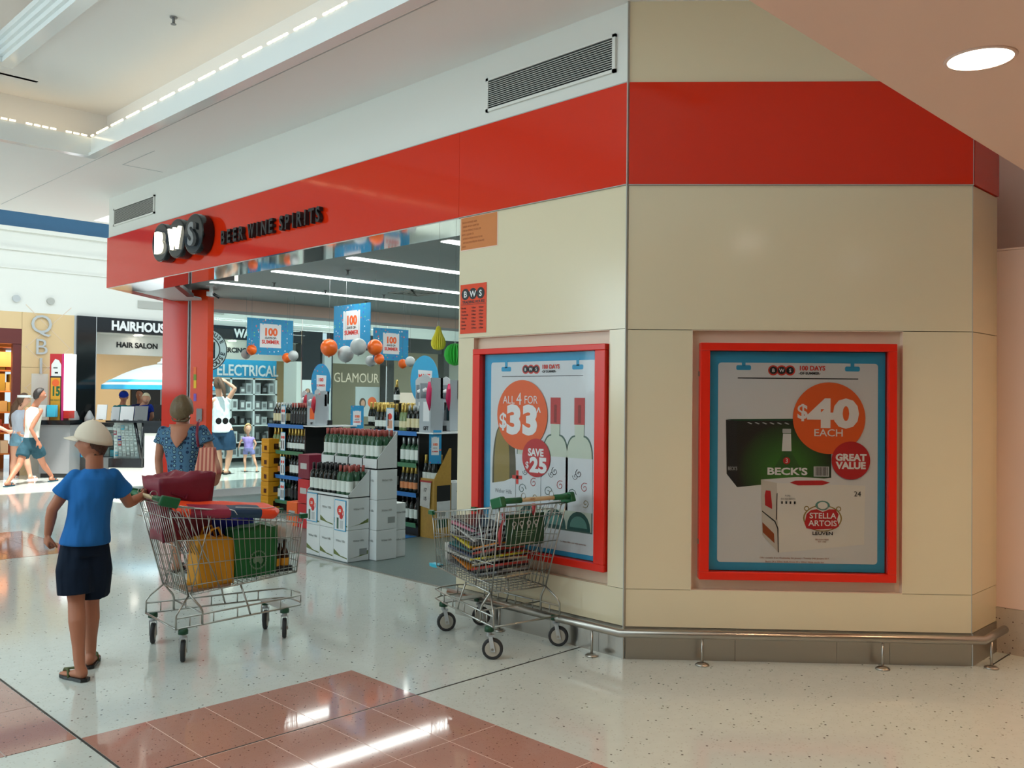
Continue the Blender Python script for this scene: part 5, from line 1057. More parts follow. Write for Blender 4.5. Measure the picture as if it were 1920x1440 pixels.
# ---- hanging cards and balloons
def at2(px, py, d): return at(px, py, d)
summer('hanging_sign', 'large blue 100 days card hanging furthest left, in front of the glass wall', at(507, 632, 14.0), 0, .80, .56, .55)
summer('hanging_sign', 'blue 100 days card hanging highest, turned to the left', at(659.5, 612, 12.0), FR, .84, .59, .4)
summer('hanging_sign', 'blue 100 days card hanging rightmost, beside the grey and orange balloons', at(733, 646, 11.9), 0, .58, .42, .6)
summer('shelf_sign', 'blue 100 days card standing between the shelving bays', at(669.5, 785, 12.4), CR, .18, .36); summer('shelf_sign', 'blue 100 days card hanging under the right end shelf', at(816, 838, 10.2), CR, .14, .38)
MT['balloonO'] = mat('orange_balloon', srgb(248, 110, 34), .3); MT['balloonG'] = mat('grey_balloon', srgb(178, 184, 184), .3)
bl = [(472, 656, 9.5, 13.7, 'O', 'left corner of the leftmost hanging card'), (461, 664, 9, 13.8, 'G', 'far left, behind the leftmost orange balloon'), (538, 671, 9, 13.9, 'O', 'right corner of the leftmost hanging card'), (550, 667, 9.5, 13.7, 'G', 'right corner of the leftmost hanging card'),
      (617, 652, 16, 11.6, 'O', 'biggest, left of the highest card'), (648, 664, 15, 11.7, 'G', 'lying lowest under the highest card'), (672, 650, 15.5, 11.4, 'G', 'right under the highest card'), (703, 651, 14.5, 11.5, 'O', 'between the two right hanging cards'), (711, 673, 9.5, 11.6, 'O', 'smaller, lower left of the rightmost card'), (695, 677, 10, 11.8, 'G', 'behind the small orange balloon'), (755, 682, 8.5, 11.9, 'O', 'lower right of the rightmost card'), (769, 678, 9.5, 11.7, 'G', 'at the right corner of the rightmost card')]
for px, py, r_, d, k, lab in bl:
    rr = r_ * d / F_PX; c = at(px, py, d)
    o = obj('balloon', MB().ball((0, 0, 0), (rr, rr, rr * 1.04), 18, 12).lathe([(.001, -rr * 1.1), (rr * .12, -rr * 1.14), (rr * .05, -rr * 1.0)], n=8), 'balloon' + k, None, c); tag(o, '%s balloon, %s' % ({'O': 'orange', 'G': 'pale grey'}[k], lab), 'balloon')
    obj('string', MB().tube([(0, 0, rr), (0, 0, 3.12 - c.z)], .0012, 4), 'grey', o)
MT['tissueY'] = mat('yellow_tissue', srgb(232, 220, 70), .6); MT['tissueG'] = mat('green_tissue', srgb(60, 190, 70), .6)
def honey(label, px, py, d, prof, m):
    c = at(px, py, d); t = thing('paper_decoration', label, 'decoration', c); mb = MB(); n = 40; rs = []
    for r_, z in prof: rs.append([((r_ * (1 if j % 2 else .80)) * math.cos(2 * PI * j / n), (r_ * (1 if j % 2 else .80)) * math.sin(2 * PI * j / n), z) for j in range(n)])
    mb.rings(rs, smooth=False); obj('honeycomb_body', mb, m, t); top = prof[-1][1]
    obj('string', MB().tube([(0, 0, top), (0, 0, 3.12 - c.z)], .0012, 4), 'grey', t); obj('loop', MB().tube([(.012 * math.cos(a), 0, top + .02 + .02 * math.sin(a)) for a in [i * PI / 5 for i in range(10)]], .002, 4, closed=True), 'paper', t)
honey('yellow honeycomb paper pear hanging near the door edge', 822, 632, 7.9, [(.01, -.115), (.045, -.105), (.064, -.075), (.066, -.045), (.055, -.01), (.035, .03), (.026, .06), (.020, .085), (.004, .10)], 'tissueY')
honey('green honeycomb paper ball partly hidden by the door edge', 853, 664, 7.8, [(.01, -.10), (.05, -.085), (.08, -.055), (.095, -.01), (.09, .03), (.07, .065), (.04, .085), (.004, .095)], 'tissueG')
# champagne bottle high on the rear shelf
bottle('gold', onX(665, 758, 7.9), 'lone gold topped champagne bottle standing highest above the blue shelf card', None).location = (7.66, 9.86, 1.52)
tag(obj('riser_box', MB().box((7.58, 9.78, 1.207), (7.74, 9.94, 1.518)), 'black'), 'black riser box under the lone champagne bottle', 'box')
# ================================================================== PEOPLE
IMR = rt0 = Vector((.7071, -.7071, 0)); AWAY = Vector((.7071, .7071, 0)); ZUP = Vector((0, 0, 1))
def head_mesh(mb, c, f, s=1., tilt=0., ears=True):
    """sculpted head: f is the way the face looks, s scales an adult head of 23 cm"""
    f = Vector(f).normalized(); l = ZUP.cross(f).normalized(); u = f.cross(l)
    if tilt: q = Matrix.Rotation(tilt, 3, l); f = q @ f; u = q @ u
    rs = []; m, n = 26, 36
    for i in range(m + 1):
        th = min(max(PI * i / m, .03), PI - .03); ring = []
        for j in range(n):
            ph = 2 * PI * j / n; x = math.sin(th) * math.cos(ph); y = math.sin(th) * math.sin(ph); z = -math.cos(th)
            X, Y, Z = x * .094, y * .074, z * .114
            if z < 0:
                t = -z; Y *= 1 - .26 * t ** 1.5; X *= 1 - (.10 * t if x > 0 else .52 * t ** 1.6)
            if x > 0:
                g = lambda cy, cz, wy, wz: math.exp(-((Y - cy) / wy) ** 2 - ((Z - cz) / wz) ** 2)
                X += .026 * g(0, -.030, .011, .016) + .014 * g(0, -.008, .009, .022) - .010 * (g(.030, .004, .016, .012) + g(-.030, .004, .016, .012)) + .006 * g(0, .026, .045, .010) + .007 * g(0, -.062, .020, .008) - .004 * g(0, -.050, .02, .005) + .010 * g(0, -.094, .022, .016)
            ring.append(Vector(c) + (f * X + l * Y + u * Z) * s)
        rs.append(ring)
    mb.rings(rs)
    if ears:
        for sd in (1, -1): mb.oval([(Vector(c) + (f * (-.012) + l * sd * (.070 + .004 * k) + u * -.006) * s, f * .018 * s * (1, 1.1, .9)[k], u * .030 * s * (1, 1.1, .9)[k]) for k in range(3)], 12)
    return f, l, u
def hand_mesh(mb, w, d, n, s=1., curl=.5, side=1, rf=.0085):
    w = Vector(w); d = Vector(d).normalized(); n = (Vector(n) - d * d.dot(Vector(n))).normalized(); l = d.cross(n) * side
    mb.oval([(w + d * (.085 * k / 4) * s, l * (.024, .034, .040, .041, .038)[k] * s, n * (.017, .015, .014, .013, .011)[k] * s) for k in range(5)], 12)
    for k, (o_, L) in enumerate(((.029, .066), (.010, .075), (-.010, .070), (-.029, .054))):
        p = w + (d * .082 + l * o_) * s; a = 0; P_ = [p]
        for q, fr_ in enumerate((.42, .32, .26)):
            a += curl * (.7, 1.1, .9)[q]; p = p + (d * math.cos(a) + n * math.sin(a)) * L * fr_ * s; P_.append(p)
        mb.limb(P_, [rf * s * v for v in (1.05, 1.0, .92, .8)], 8)
    p = w + (d * .02 + l * .030) * s; P_ = [p]
    for q, L in enumerate((.034, .028, .024)): p = p + (d * (.75 + .1 * q) + l * (.62 - .25 * q) + n * (.25 + .35 * curl)).normalized() * L * s; P_.append(p)
    mb.limb(P_, [.012 * s, .0105 * s, .0095 * s, .008 * s], 8)
def part(name, mb, m, root, vox=None, it=4):
    o = smooth_union(mb, vox, name, m, root, it) if vox else obj(name, mb, m, root)
    o.location = -Vector(root.location); return o
def person(label, J, d0, face, skin='skin', top=None, bottom=None, vox=.011, hs=1., tilt=0, s=1., shoes=None, hands=((.4, 1), (.4, -1)), hdir=None, group=None):
    g = {k: (v if isinstance(v, Vector) else at(v[0], v[1], d0 + (v[2] if len(v) > 2 else 0))) for k, v in J.items()}
    mid = (g['anL'] + g['anR']) / 2 if 'anL' in g else g['hipL'].copy(); mid.z = 0
    root = thing('person', label, 'person', mid)
    shm = (g['shL'] + g['shR']) / 2; hpm = (g['hipL'] + g['hipR']) / 2
    axs = (g['shR'] - g['shL']); hw = axs.length / 2; ax = axs.normalized(); fwd = ZUP.cross(ax).normalized(); hx_ = (g['hipR'] - g['hipL']); hhw = hx_.length / 2 + .045 * s; hax = hx_.normalized()
    if hdir is not None: fwd = Vector(hdir)
    mb = MB()
    f, l, u = head_mesh(mb, g['head'], face, hs, tilt)
    mb.limb([shm - ZUP * .01, shm + ZUP * .05 * s, g['head'] - u * .075 * hs - f * .015], [.064 * s, .056 * s, .054 * s], 14)
    def torso(mb, e, lo=-.1, hi=1., flare=0.):
        secs = []
        for t, wf, df in ((-.10, .42, .50), (-.04, .74, .64), (.03, 1.10, .82), (.14, 1.10, .90), (.30, .98, 1.0), (.55, .86, .92), (.75, .88, .92), (.92, .98, 1.0), (1.0, 1.0, .99), (1.05, 1.0, .98), (1.14, .85, .8)):
            if t > hi + .001: break
            cc = shm.lerp(hpm, t); tt = max(0, t); wd = (hw * (1 - tt) + hhw * tt) * wf + e + flare * tt; dp = .108 * s * df + e + flare * tt
            aa = ax.lerp(hax, tt).normalized(); secs.append((cc, aa * wd, ZUP.cross(aa).normalized() * dp))
        mb.oval(secs, 22)
    torso(mb, 0)
    for sd in 'LR':
        sgn_ = 1 if sd == 'R' else -1
        a, b, c_ = g['sh' + sd], g['el' + sd], g['wr' + sd]
        mb.limb([a, a.lerp(b, .5), b, b.lerp(c_, .35), c_], [.046 * s, .043 * s, .036 * s, .036 * s, .025 * s], 12)
        cu, si = hands[0 if sd == 'L' else 1]; dd = (c_ - b).normalized()
        hd = g.get('hd' + sd); dd = (hd - c_).normalized() if hd is not None else dd
        pn = g.get('pn' + sd, None); hand_mesh(mb, c_ - dd * .005, dd, (fwd * .4 - ax * sgn_) if pn is None else pn, s * .98, cu, si * 1, .0095)
        if 'kn' + sd in g:
            h, k, an = g['hip' + sd], g['kn' + sd], g['an' + sd]
            cf = k.lerp(an, .3) - fwd * .012
            mb.limb([h, h.lerp(k, .5), k, cf, k.lerp(an, .7), an], [.088 * s, .072 * s, .052 * s, .055 * s, .040 * s, .034 * s], 14)
            hl = g.get('heel' + sd); te = g.get('toe' + sd)
            if hl is None: hl = an - fwd * .04; te = an + fwd * .17 * s
            hl = Vector((hl.x, hl.y, .045 * s)); te = Vector((te.x, te.y, .034 * s)); md = hl.lerp(te, .6)
            mb.limb([an, hl + ZUP * .01], [.034 * s, .036 * s], 10)
            td = (te - hl).normalized(); tl = td.cross(ZUP)
            mb.oval([(hl - td * .03 * s, tl * .016, ZUP * .014), (hl - td * .02 * s, tl * .028 * s, ZUP * .028 * s), (hl.lerp(te, .3), tl * .032 * s, ZUP * .032 * s), (hl.lerp(te, .65) - ZUP * .008, tl * .040 * s, ZUP * .022 * s), (te - ZUP * .01, tl * .038 * s, ZUP * .016 * s), (te + td * .035 * s - ZUP * .014, tl * .022 * s, ZUP * .010 * s)], 12)
            if shoes:
                sh = MB(); q = tl * .046 * s
                out = [hl - td * .05 * s, hl - td * .035 * s + q * .75, hl.lerp(te, .3) + q * .8, hl.lerp(te, .7) + q, te + q * .85, te + td * .05 * s, te - q * .85, hl.lerp(te, .7) - q, hl.lerp(te, .3) - q * .8, hl - td * .035 * s - q * .75]
                sh.prism([(p.x, p.y) for p in out], .003, .020); part('sole', sh, shoes[0], root)
                if shoes[1]: part('strap', MB().tube([hl.lerp(te, .45) + q * .85 + ZUP * -.02, hl.lerp(te, .60) + q * .55 + ZUP * .022, te - td * .0 + ZUP * .014, te + td * .012 - ZUP * .012], .008, 6).tube([hl.lerp(te, .45) - q * .85 - ZUP * .02, hl.lerp(te, .60) - q * .55 + ZUP * .022, te + ZUP * .014], .008, 6), shoes[1], root)
    body = part('body', mb, skin, root, vox, 3)
    for sd in (1, -1):
        e = MB().ball(g['head'] + (f * .078 + l * sd * .030 + u * .003) * hs, .0095 * hs, 8, 6); part('eye', e, 'white', root); e = MB().ball(g['head'] + (f * .0845 + l * sd * .030 + u * .003) * hs, .0048 * hs, 8, 6); part('iris', e, 'ink', root)
    if top:
        mb = MB(); torso(mb, .016, hi=top.get('hi', 1.06), flare=top.get('flare', .0))
        for sd in 'LR':
            a, b = g['sh' + sd], g['el' + sd]; t = top['sleeve']
            if t > 0: mb.limb([a - (b - a).normalized() * .0, a.lerp(b, t * .5), a.lerp(b, t)], [.050 * s, .058 * s, .064 * s + top.get('sf', 0)], 14, flat=(False, True))
        if top.get('collar', True): mb.limb([shm, shm + ZUP * .050 * s], [.080 * s, .070 * s], 14, flat=(False, True))
        part(top['name'], mb, top['m'], root, vox, 10 if vox < .01 else 4)
    if bottom:
        mb = MB(); t0 = shm.lerp(hpm, .80); e = .020
        secs = [(shm.lerp(hpm, t), hax * ((hw * (1 - t) + hhw * t) * w_ + e), ZUP.cross(hax) * (.105 * s + e)) for t, w_ in ((.80, .90), (.92, .98), (1.06, 1.02), (1.16, 1.0))]
        if bottom['kind'] == 'skirt': secs += [(hpm - ZUP * dz * s, hax * (hhw + .02 + .03 * dz), ZUP.cross(hax) * (.13 + .04 * dz)) for dz in (.15, .3, .42)]
        mb.oval(secs, 20)
        if bottom['kind'] == 'shorts':
            for sd in 'LR':
                h, k = g['hip' + sd], g['kn' + sd]; t = bottom['len']
                mb.limb([h - ZUP * .01, h.lerp(k, t * .5), h.lerp(k, t)], [.090 * s, (.098 + bottom.get('w', 0)) * s, (.092 + bottom.get('w', 0)) * s], 16, flat=(False, True))
        part(bottom.get('name', 'shorts'), mb, bottom['m'], root, vox, 3)
    return root, g, (f, l, u)
def floorpx(px, py):
    v = fw + rt * ((px - 960) / F_PX) - up * ((py - 720) / F_PX); t = -CAM_H / v.z; return Vector((v.x * t, v.y * t, 0))
def hair_cap(c, fr, s, m, root, name='hair', long=0., back=0., vol=1.12, cut=.02, vox=.008, seed=0, wide=1., low=1.):
    f, l, u = fr; mb = MB(); rs = []; mm, n = 22, 32
    for i in range(mm + 1):
        th = min(max(PI * i / mm, .03), PI - .03); ring = []
        for j in range(n):
            ph = 2 * PI * j / n; x = math.sin(th) * math.cos(ph); y = math.sin(th) * math.sin(ph); z = -math.cos(th)
            k = vol + .02 * math.sin(9 * ph + 3 * z)
            X, Y, Z = x * .094 * k, y * .076 * k * (1 + (wide - 1) * (.6 - .4 * z)), z * .114 * k * (low if z > 0 else 1)
            if x > -.15: # keep the face clear
                fz = .35 + .55 * max(0, x)
                if z < fz: X = min(X, .028 - .07 * (fz - z)); Y *= .96
            if z < -.2: Z = max(Z, -.114 * (.35 + long)); 
            ring.append(Vector(c) + (f * (X - back) + l * Y + u * Z) * s)
        rs.append(ring)
    mb.rings(rs); return part(name, mb, m, root, vox, 2)

def cloth(name, col, sc=3.2, st=.9):
    m = mat(name, col, .85, spec=.2); nt = m.node_tree; b = nt.nodes['Principled BSDF']; tc = nt.nodes.new('ShaderNodeTexCoord'); mp = nt.nodes.new('ShaderNodeMapping'); mp.inputs['Scale'].default_value = (1, 1, .45); nz = nt.nodes.new('ShaderNodeTexNoise'); nz.inputs['Scale'].default_value = sc * 3; nz.inputs['Detail'].default_value = 1.5
    nt.links.new(tc.outputs['Object'], mp.inputs[0]); nt.links.new(mp.outputs[0], nz.inputs['Vector']); bp = nt.nodes.new('ShaderNodeBump'); bp.inputs['Strength'].default_value = st; bp.inputs['Distance'].default_value = .05; nt.links.new(nz.outputs['Fac'], bp.inputs['Height']); nt.links.new(bp.outputs[0], b.inputs['Normal']); return m
MT['teeblue'] = cloth('blue_tee', srgb(36, 104, 172)); MT['navy2'] = cloth('navy_shorts', srgb(16, 30, 48)); MT['hairbrown'] = mat('short_brown_hair', srgb(78, 46, 32), .6, bump=.8, bscale=90)
MT['hairbob'] = mat('streaked_bob_hair', srgb(104, 84, 56), .5, bump=.5, bscale=50, vary=.3, vscale=30); MT['hairdark'] = mat('dark_hair', srgb(34, 28, 26), .5, bump=.6, bscale=70); MT['hairblond'] = mat('blond_hair', srgb(196, 164, 110), .6, bump=.5, bscale=60); MT['hairwhite'] = mat('white_blond_hair', srgb(226, 214, 184), .6, bump=.5, bscale=60)
MT['capcream'] = mat('cream_cap', srgb(214, 200, 180), .8); MT['olivesole'] = mat('olive_sole', srgb(74, 84, 40), .6)
for k, c in dict(singlet=(206, 206, 196), teal=(44, 76, 88), greytee=(176, 182, 194), denim=(110, 150, 170), whitetop=(226, 234, 238), navyshort=(30, 58, 84), purple=(150, 130, 196), violet=(120, 120, 170), royal=(24, 50, 150), tealshirt=(30, 120, 128), navytop=(30, 40, 90)).items(): MT[k] = cloth('cloth_' + k, srgb(*c))
# ---- the boy
J = dict(head=(173, 828, .0), shL=(141, 893, -.03), shR=(212, 891, .06), elL=(98, 955, -.05), wrL=(90, 1001, -.02), hdL=(86, 1026, -.0), elR=(242, 944, .20), wrR=(266, 929, .47), hdR=(284, 921, .62),
         hipL=(140, 1020, 0), hipR=(178, 1018, .05), knL=(143, 1128, -.02), knR=(171, 1128, .12), anL=(149, 1246, -.08), anR=(170, 1226, .19))
J.update(heelL=floorpx(154, 1277), toeL=floorpx(121, 1268), heelR=floorpx(168, 1252), toeR=floorpx(178, 1236))
FACE = (-IMR * 1.0 + AWAY * .08).normalized()
boy, g, hf = person('boy in a blue t-shirt, navy shorts and cream cap pulling the loaded trolley', J, 5.15, FACE, top=dict(m='teeblue', sleeve=.58, name='t_shirt', hi=1.0, flare=.030, sf=.010), bottom=dict(m='navy2', kind='shorts', len=.86, w=.022),
    vox=.0065, hs=.93, s=.86, shoes=('black', 'olivesole'), hands=((1.0, 1), (1.15, -1)))
f_, l_, u_ = hf; hc = g['head']; hs = .93
hair_cap(hc, hf, hs, 'hairbrown', boy, long=.38, vol=1.05, low=.80)
# cap: crown, band, brim and button
mb = MB(); rs = []
for i in range(9):
    a = PI / 2 * i / 8; rs.append([hc + (f_ * ((.112 if math.cos(2 * PI * j / 32) > 0 else .116) * math.cos(a) * math.cos(2 * PI * j / 32) - .006) + l_ * .096 * math.cos(a) * math.sin(2 * PI * j / 32) + u_ * (.028 + .108 * math.sin(a) ** 1.05 - .052 * (1 - i / 8) * (.5 - .5 * math.cos(2 * PI * j / 32)))) * hs for j in range(32)])
mb.rings(rs, (False, True)); o = part('cap_crown', mb, 'capcream', boy); so_ = o.modifiers.new('thick', 'SOLIDIFY'); so_.thickness = .004; 
mb = MB(); top_, bot_ = [], []
for r_, z in ((0, .030), (.035, .030), (.070, .022), (.090, .012)):
    pass
for k in range(6):
    t = k / 5; ring = []
    for j in range(15):
        a = R(-72 + 144 * j / 14); e = .100 + .078 * t * (math.cos(a) ** .6 if math.cos(a) > 0 else 0)
        ring.append(hc + (f_ * e * math.cos(a) + l_ * .088 * math.sin(a) + u_ * (.034 - .014 * t - .018 * (math.sin(a) ** 2))) * hs)
    top_.append(ring)
v = [p for r_ in top_ for p in r_]; fs = [(i * 15 + j, i * 15 + j + 1, (i + 1) * 15 + j + 1, (i + 1) * 15 + j) for i in range(5) for j in range(14)]
mb.add(v, fs, True); o = part('cap_brim', mb, 'capcream', boy); so_ = o.modifiers.new('thick', 'SOLIDIFY'); so_.thickness = .004
part('cap_button', MB().ball(hc + (u_ * .137 - f_ * .006) * hs, .006, 8, 6), 'capcream', boy)
# ---- the woman with the striped bag
J = dict(head=(342, 767, 0), shL=(306, 808, 0), shR=(380, 806, 0), elL=(297, 862, .02), wrL=(301, 905, .0), elR=(402, 862, .0), wrR=(411, 888, .02), hdR=(405, 905, .0), hipL=(328, 918, 0), hipR=(362, 918, 0), knL=(330, 985, 0), knR=(360, 985, 0), anL=(332, 1052, 0), anR=(358, 1052, 0))
MT['dress'] = mat('blue_ring_print', srgb(34, 62, 96), .8); nt = MT['dress'].node_tree; tc = nt.nodes.new('ShaderNodeTexCoord'); vo = nt.nodes.new('ShaderNodeTexVoronoi'); vo.inputs['Scale'].default_value = 24; vo.inputs['Randomness'].default_value = .35
rp = nt.nodes.new('ShaderNodeValToRGB'); rp.color_ramp.interpolation = 'CONSTANT'; nt.links.new(tc.outputs['Object'], vo.inputs['Vector']); nt.links.new(vo.outputs['Distance'], rp.inputs[0])
for i, (ps, c) in enumerate(((0, (30, 54, 88)), (.14, (130, 170, 176)), (.28, (24, 50, 84)), (.46, (70, 110, 140)))):
    e = rp.color_ramp.elements[i] if i < 2 else rp.color_ramp.elements.new(ps); e.position = ps; e.color = srgb(*c) + (1,)
nt.links.new(rp.outputs[0], nt.nodes['Principled BSDF'].inputs['Base Color'])
wm, g, hf = person('woman in a blue ring-print dress with short brown bob, seen from behind the trolley', J, 8.2, AWAY, vox=.009, s=.98, top=dict(m='dress', sleeve=.42, name='dress', hi=1.14, collar=False, sf=.012, flare=.0), bottom=dict(m='navy2', kind='skirt', name='skirt'), shoes=('black', 'black'))
f_, l_, u_ = hf
o = hair_cap(g['head'], hf, 1.0, 'hairbob', wm, long=.66, vol=1.16, back=.0, wide=1.42)
# open V back: skin set a few millimetres proud of the dress
shm = (g['shL'] + g['shR']) / 2
b0 = shm - AWAY * .132
mb = MB(); n_ = 8; rows = []
for i in range(n_ + 1):
    t = i / n_; wd = .128 * (1 - t) ** .9; z = .052 - .20 * t; rows.append([shm + IMR * (wd * (-1 + 2 * j / 8)) + ZUP * z - AWAY * (.134 - .050 * (1 - t) ** 3 - .10 * (wd * (-1 + 2 * j / 8)) ** 2 / .0132) for j in range(9)])
v = [p for r_ in rows for p in r_]; mb.add(v, [(i * 9 + j, i * 9 + j + 1, (i + 1) * 9 + j + 1, (i + 1) * 9 + j) for i in range(n_) for j in range(8)], True)
o = part('open_back', mb, 'skin', wm); so_ = o.modifiers.new('thick', 'SOLIDIFY'); so_.thickness = .012
MT['stripebag'] = mat('striped_salmon', srgb(206, 132, 108), .7); nt = MT['stripebag'].node_tree; tc = nt.nodes.new('ShaderNodeTexCoord'); wv = nt.nodes.new('ShaderNodeTexWave'); wv.inputs['Scale'].default_value = 9; wv.bands_direction = 'X'; nt.links.new(tc.outputs['Object'], wv.inputs['Vector'])
nt.links.new(mixnode(nt, wv.outputs['Fac'], srgb(170, 70, 60), srgb(222, 160, 132)), nt.nodes['Principled BSDF'].inputs['Base Color'])
c = at(389, 864, 8.02)
hb = lump('handbag', 'striped salmon shoulder bag on the woman\'s right side', 'bag', c, -PI / 4, (0, 0, 0), (.105, .045, .12), 'stripebag', .008, 8, 3, .62)
ps = [at(x, y, d) for x, y, d in ((372, 838, 8.02), (369, 815, 8.06), (371, 795, 8.10), (374, 788, 8.2))]
obj('strap', MB().tube([p - c for p in ps], .012, 6), 'bagmaroon', hb).rotation_euler = (0, 0, PI / 4)
# ---- far walkers and shoppers
J = dict(head=(75, 741), shL=(52, 768), shR=(76, 770), elL=(48, 800), wrL=(58, 822), elR=(58, 805, -.15), wrR=(71, 828, -.1), hipL=(50, 832), hipR=(66, 832), knL=(36, 872, -.2), knR=(80, 868, .2), anL=(14, 905, -.55), anR=(97, 893, .4))
p, g, hf = person('man in a pale singlet and teal shorts striding at far left', J, 15.9, IMR * .8 + AWAY * .5, top=dict(m='singlet', sleeve=0, name='singlet', hi=1.08), bottom=dict(m='teal', kind='shorts', len=.62, w=.02), shoes=('teal', 'teal'), vox=.014); hair_cap(g['head'], hf, 1.02, 'hairdark', p, long=.3, vol=1.16)
J = dict(head=(45, 750), shL=(24, 774), shR=(44, 773), elL=(20, 800), wrL=(34, 812, -.1), elR=(52, 797), wrR=(44, 812), hipL=(29, 822), hipR=(43, 822), knL=(26, 862), knR=(50, 860), anL=(22, 900), anR=(58, 898))
p, g, hf = person('woman with long dark hair, white visor and grey tee walking at the left edge', J, 16.6, IMR * .85 + AWAY * .5, skin='skinpale', top=dict(m='greytee', sleeve=.5, name='t_shirt', hi=1.06), bottom=dict(m='denim', kind='shorts', len=.35), shoes=('white', 'white'), vox=.014); hair_cap(g['head'], hf, 1.0, 'hair', p, long=.7, vol=1.18)
part('ponytail', MB().limb([at(38, 748, 16.6), at(30, 764, 16.6), at(25, 790, 16.6), at(24, 806, 16.6)], [.07, .09, .08, .03], 10), 'hair', p, .014)
part('visor', MB().oval([(g['head'] + hf[2] * (.045 + .022 * k), hf[0] * .112, hf[1] * .092) for k in range(3)], 20), 'whitegloss', p); part('visor_peak', MB().oval([(g['head'] + hf[2] * (.045 + .006 * k) + hf[0] * .11, hf[0] * .075, hf[1] * .07) for k in range(2)], 16), 'whitegloss', p)
J = dict(head=(-32, 745), shL=(-52, 772), shR=(-22, 774), elL=(-52, 805), wrL=(-50, 830), elR=(-4, 800, -.1), wrR=(14, 808, -.1), hdR=(27, 810, -.1), hipL=(-46, 832), hipR=(-30, 832), knL=(-46, 875), knR=(-28, 875), anL=(-46, 912), anR=(-26, 912))
p, g, hf = person('person at the extreme left edge with only a reaching forearm in view', J, 16.0, IMR, skin='skinpale', top=dict(m='whitetop', sleeve=.5, name='t_shirt', hi=1.06), bottom=dict(m='navyshort', kind='shorts', len=.6), vox=.016); hair_cap(g['head'], hf, 1.0, 'hairdark', p, long=.3)
J = dict(head=(409, 720), shL=(395, 750), shR=(428, 749), elL=(392, 775), wrL=(398, 757, -.2), elR=(441, 728), wrR=(424, 716), hipL=(405, 808), hipR=(428, 808), knL=(410, 850), knR=(431, 850), anL=(414, 884, .1), anR=(424, 884))
p, g, hf = person('tall woman in white top and navy shorts with a ponytail, seen through the shop glass', J, 18.1, -IMR * .5 + AWAY, skin='skinpale', top=dict(m='whitetop', sleeve=.12, name='top', hi=1.1, flare=.02), bottom=dict(m='navyshort', kind='shorts', len=.85, w=.02), shoes=('ink', 'ink'), vox=.015, s=1.15, hs=1.1); hair_cap(g['head'], hf, 1.1, 'hair', p, long=.4, vol=1.2)
part('ponytail', MB().limb([at(412, 712, 17.95), at(419, 728, 17.9), at(422, 745, 17.92)], [.05, .045, .02], 10), 'hair', p)
J = dict(head=(465, 804), shL=(457, 821), shR=(474, 821), elL=(450, 830), wrL=(448, 838), elR=(480, 832), wrR=(476, 842), hipL=(461, 843), hipR=(472, 843), knL=(459, 861), knR=(477, 861), anL=(460, 877), anR=(482, 876))
p, g, hf = person('small blond girl in a purple top seen through the shop glass', J, 18.7, IMR * .4 - AWAY * .6, skin='skinpale', top=dict(m='purple', sleeve=.3, name='top', hi=1.08), bottom=dict(m='violet', kind='shorts', len=.5), shoes=('ink', None), vox=.011, s=.55, hs=.85); hair_cap(g['head'], hf, .88, 'hairblond', p, long=.7, vol=1.18)
# ---- people at the kiosk
def half(label, head, sh, el, wr, d, face, top, hairm, skin='skin', tilt=0, cap=None, hs=1.):
    J = dict(head=head, shL=sh[0], shR=sh[1], elL=el[0], elR=el[1], wrL=wr[0], wrR=wr[1], hipL=(sh[0][0] + 5, sh[0][1] + 52), hipR=(sh[1][0] - 5, sh[1][1] + 52), knL=(sh[0][0] + 5, sh[0][1] + 92), knR=(sh[1][0] - 5, sh[1][1] + 92), anL=(sh[0][0] + 5, sh[0][1] + 126), anR=(sh[1][0] - 5, sh[1][1] + 126))
    p, g, hf = person(label, J, d, face, skin=skin, top=dict(m=top, sleeve=.55, name='shirt', hi=1.1), bottom=dict(m='navyshort', kind='shorts', len=.9), vox=.015, tilt=tilt, hs=hs)
    hair_cap(g['head'], hf, hs, hairm, p, long=.35, vol=1.17)
    if cap:
        mb = MB(); f_, l_, u_ = hf; mb.rings([[g['head'] + f_ * .112 * math.cos(a) * math.cos(2 * PI * j / 20) + l_ * .095 * math.cos(a) * math.sin(2 * PI * j / 20) + u_ * (.03 + .10 * math.sin(a)) for j in range(20)] for a in [PI / 2 * i / 5 for i in range(6)]], (False, True)); mb.oval([(g['head'] + f_ * .12 + u_ * (.03 + .006 * k), f_ * .07, l_ * .075) for k in range(2)], 14); part('cap', mb, cap, p)
half('man in a blue cap and teal shirt behind the kiosk counter', (232, 744), ((216, 764), (243, 764)), ((212, 785), (247, 785)), ((222, 792), (240, 792)), 18.4, IMR * .4 - AWAY, 'tealshirt', 'hairdark', cap='royal', tilt=.25)
half('dark haired person in navy behind the blond woman at the kiosk', (262, 741), ((250, 762), (274, 762)), ((247, 783), (277, 783)), ((252, 795), (272, 795)), 18.9, -AWAY, 'navytop', 'hairdark')
half('white-blond woman in a royal blue top bending over the kiosk counter', (274, 748), ((252, 768), (282, 762)), ((246, 786), (286, 782)), ((254, 794), (276, 792)), 18.2, IMR * .3 - AWAY, 'royal', 'hairwhite', 'skinpale', tilt=.45)
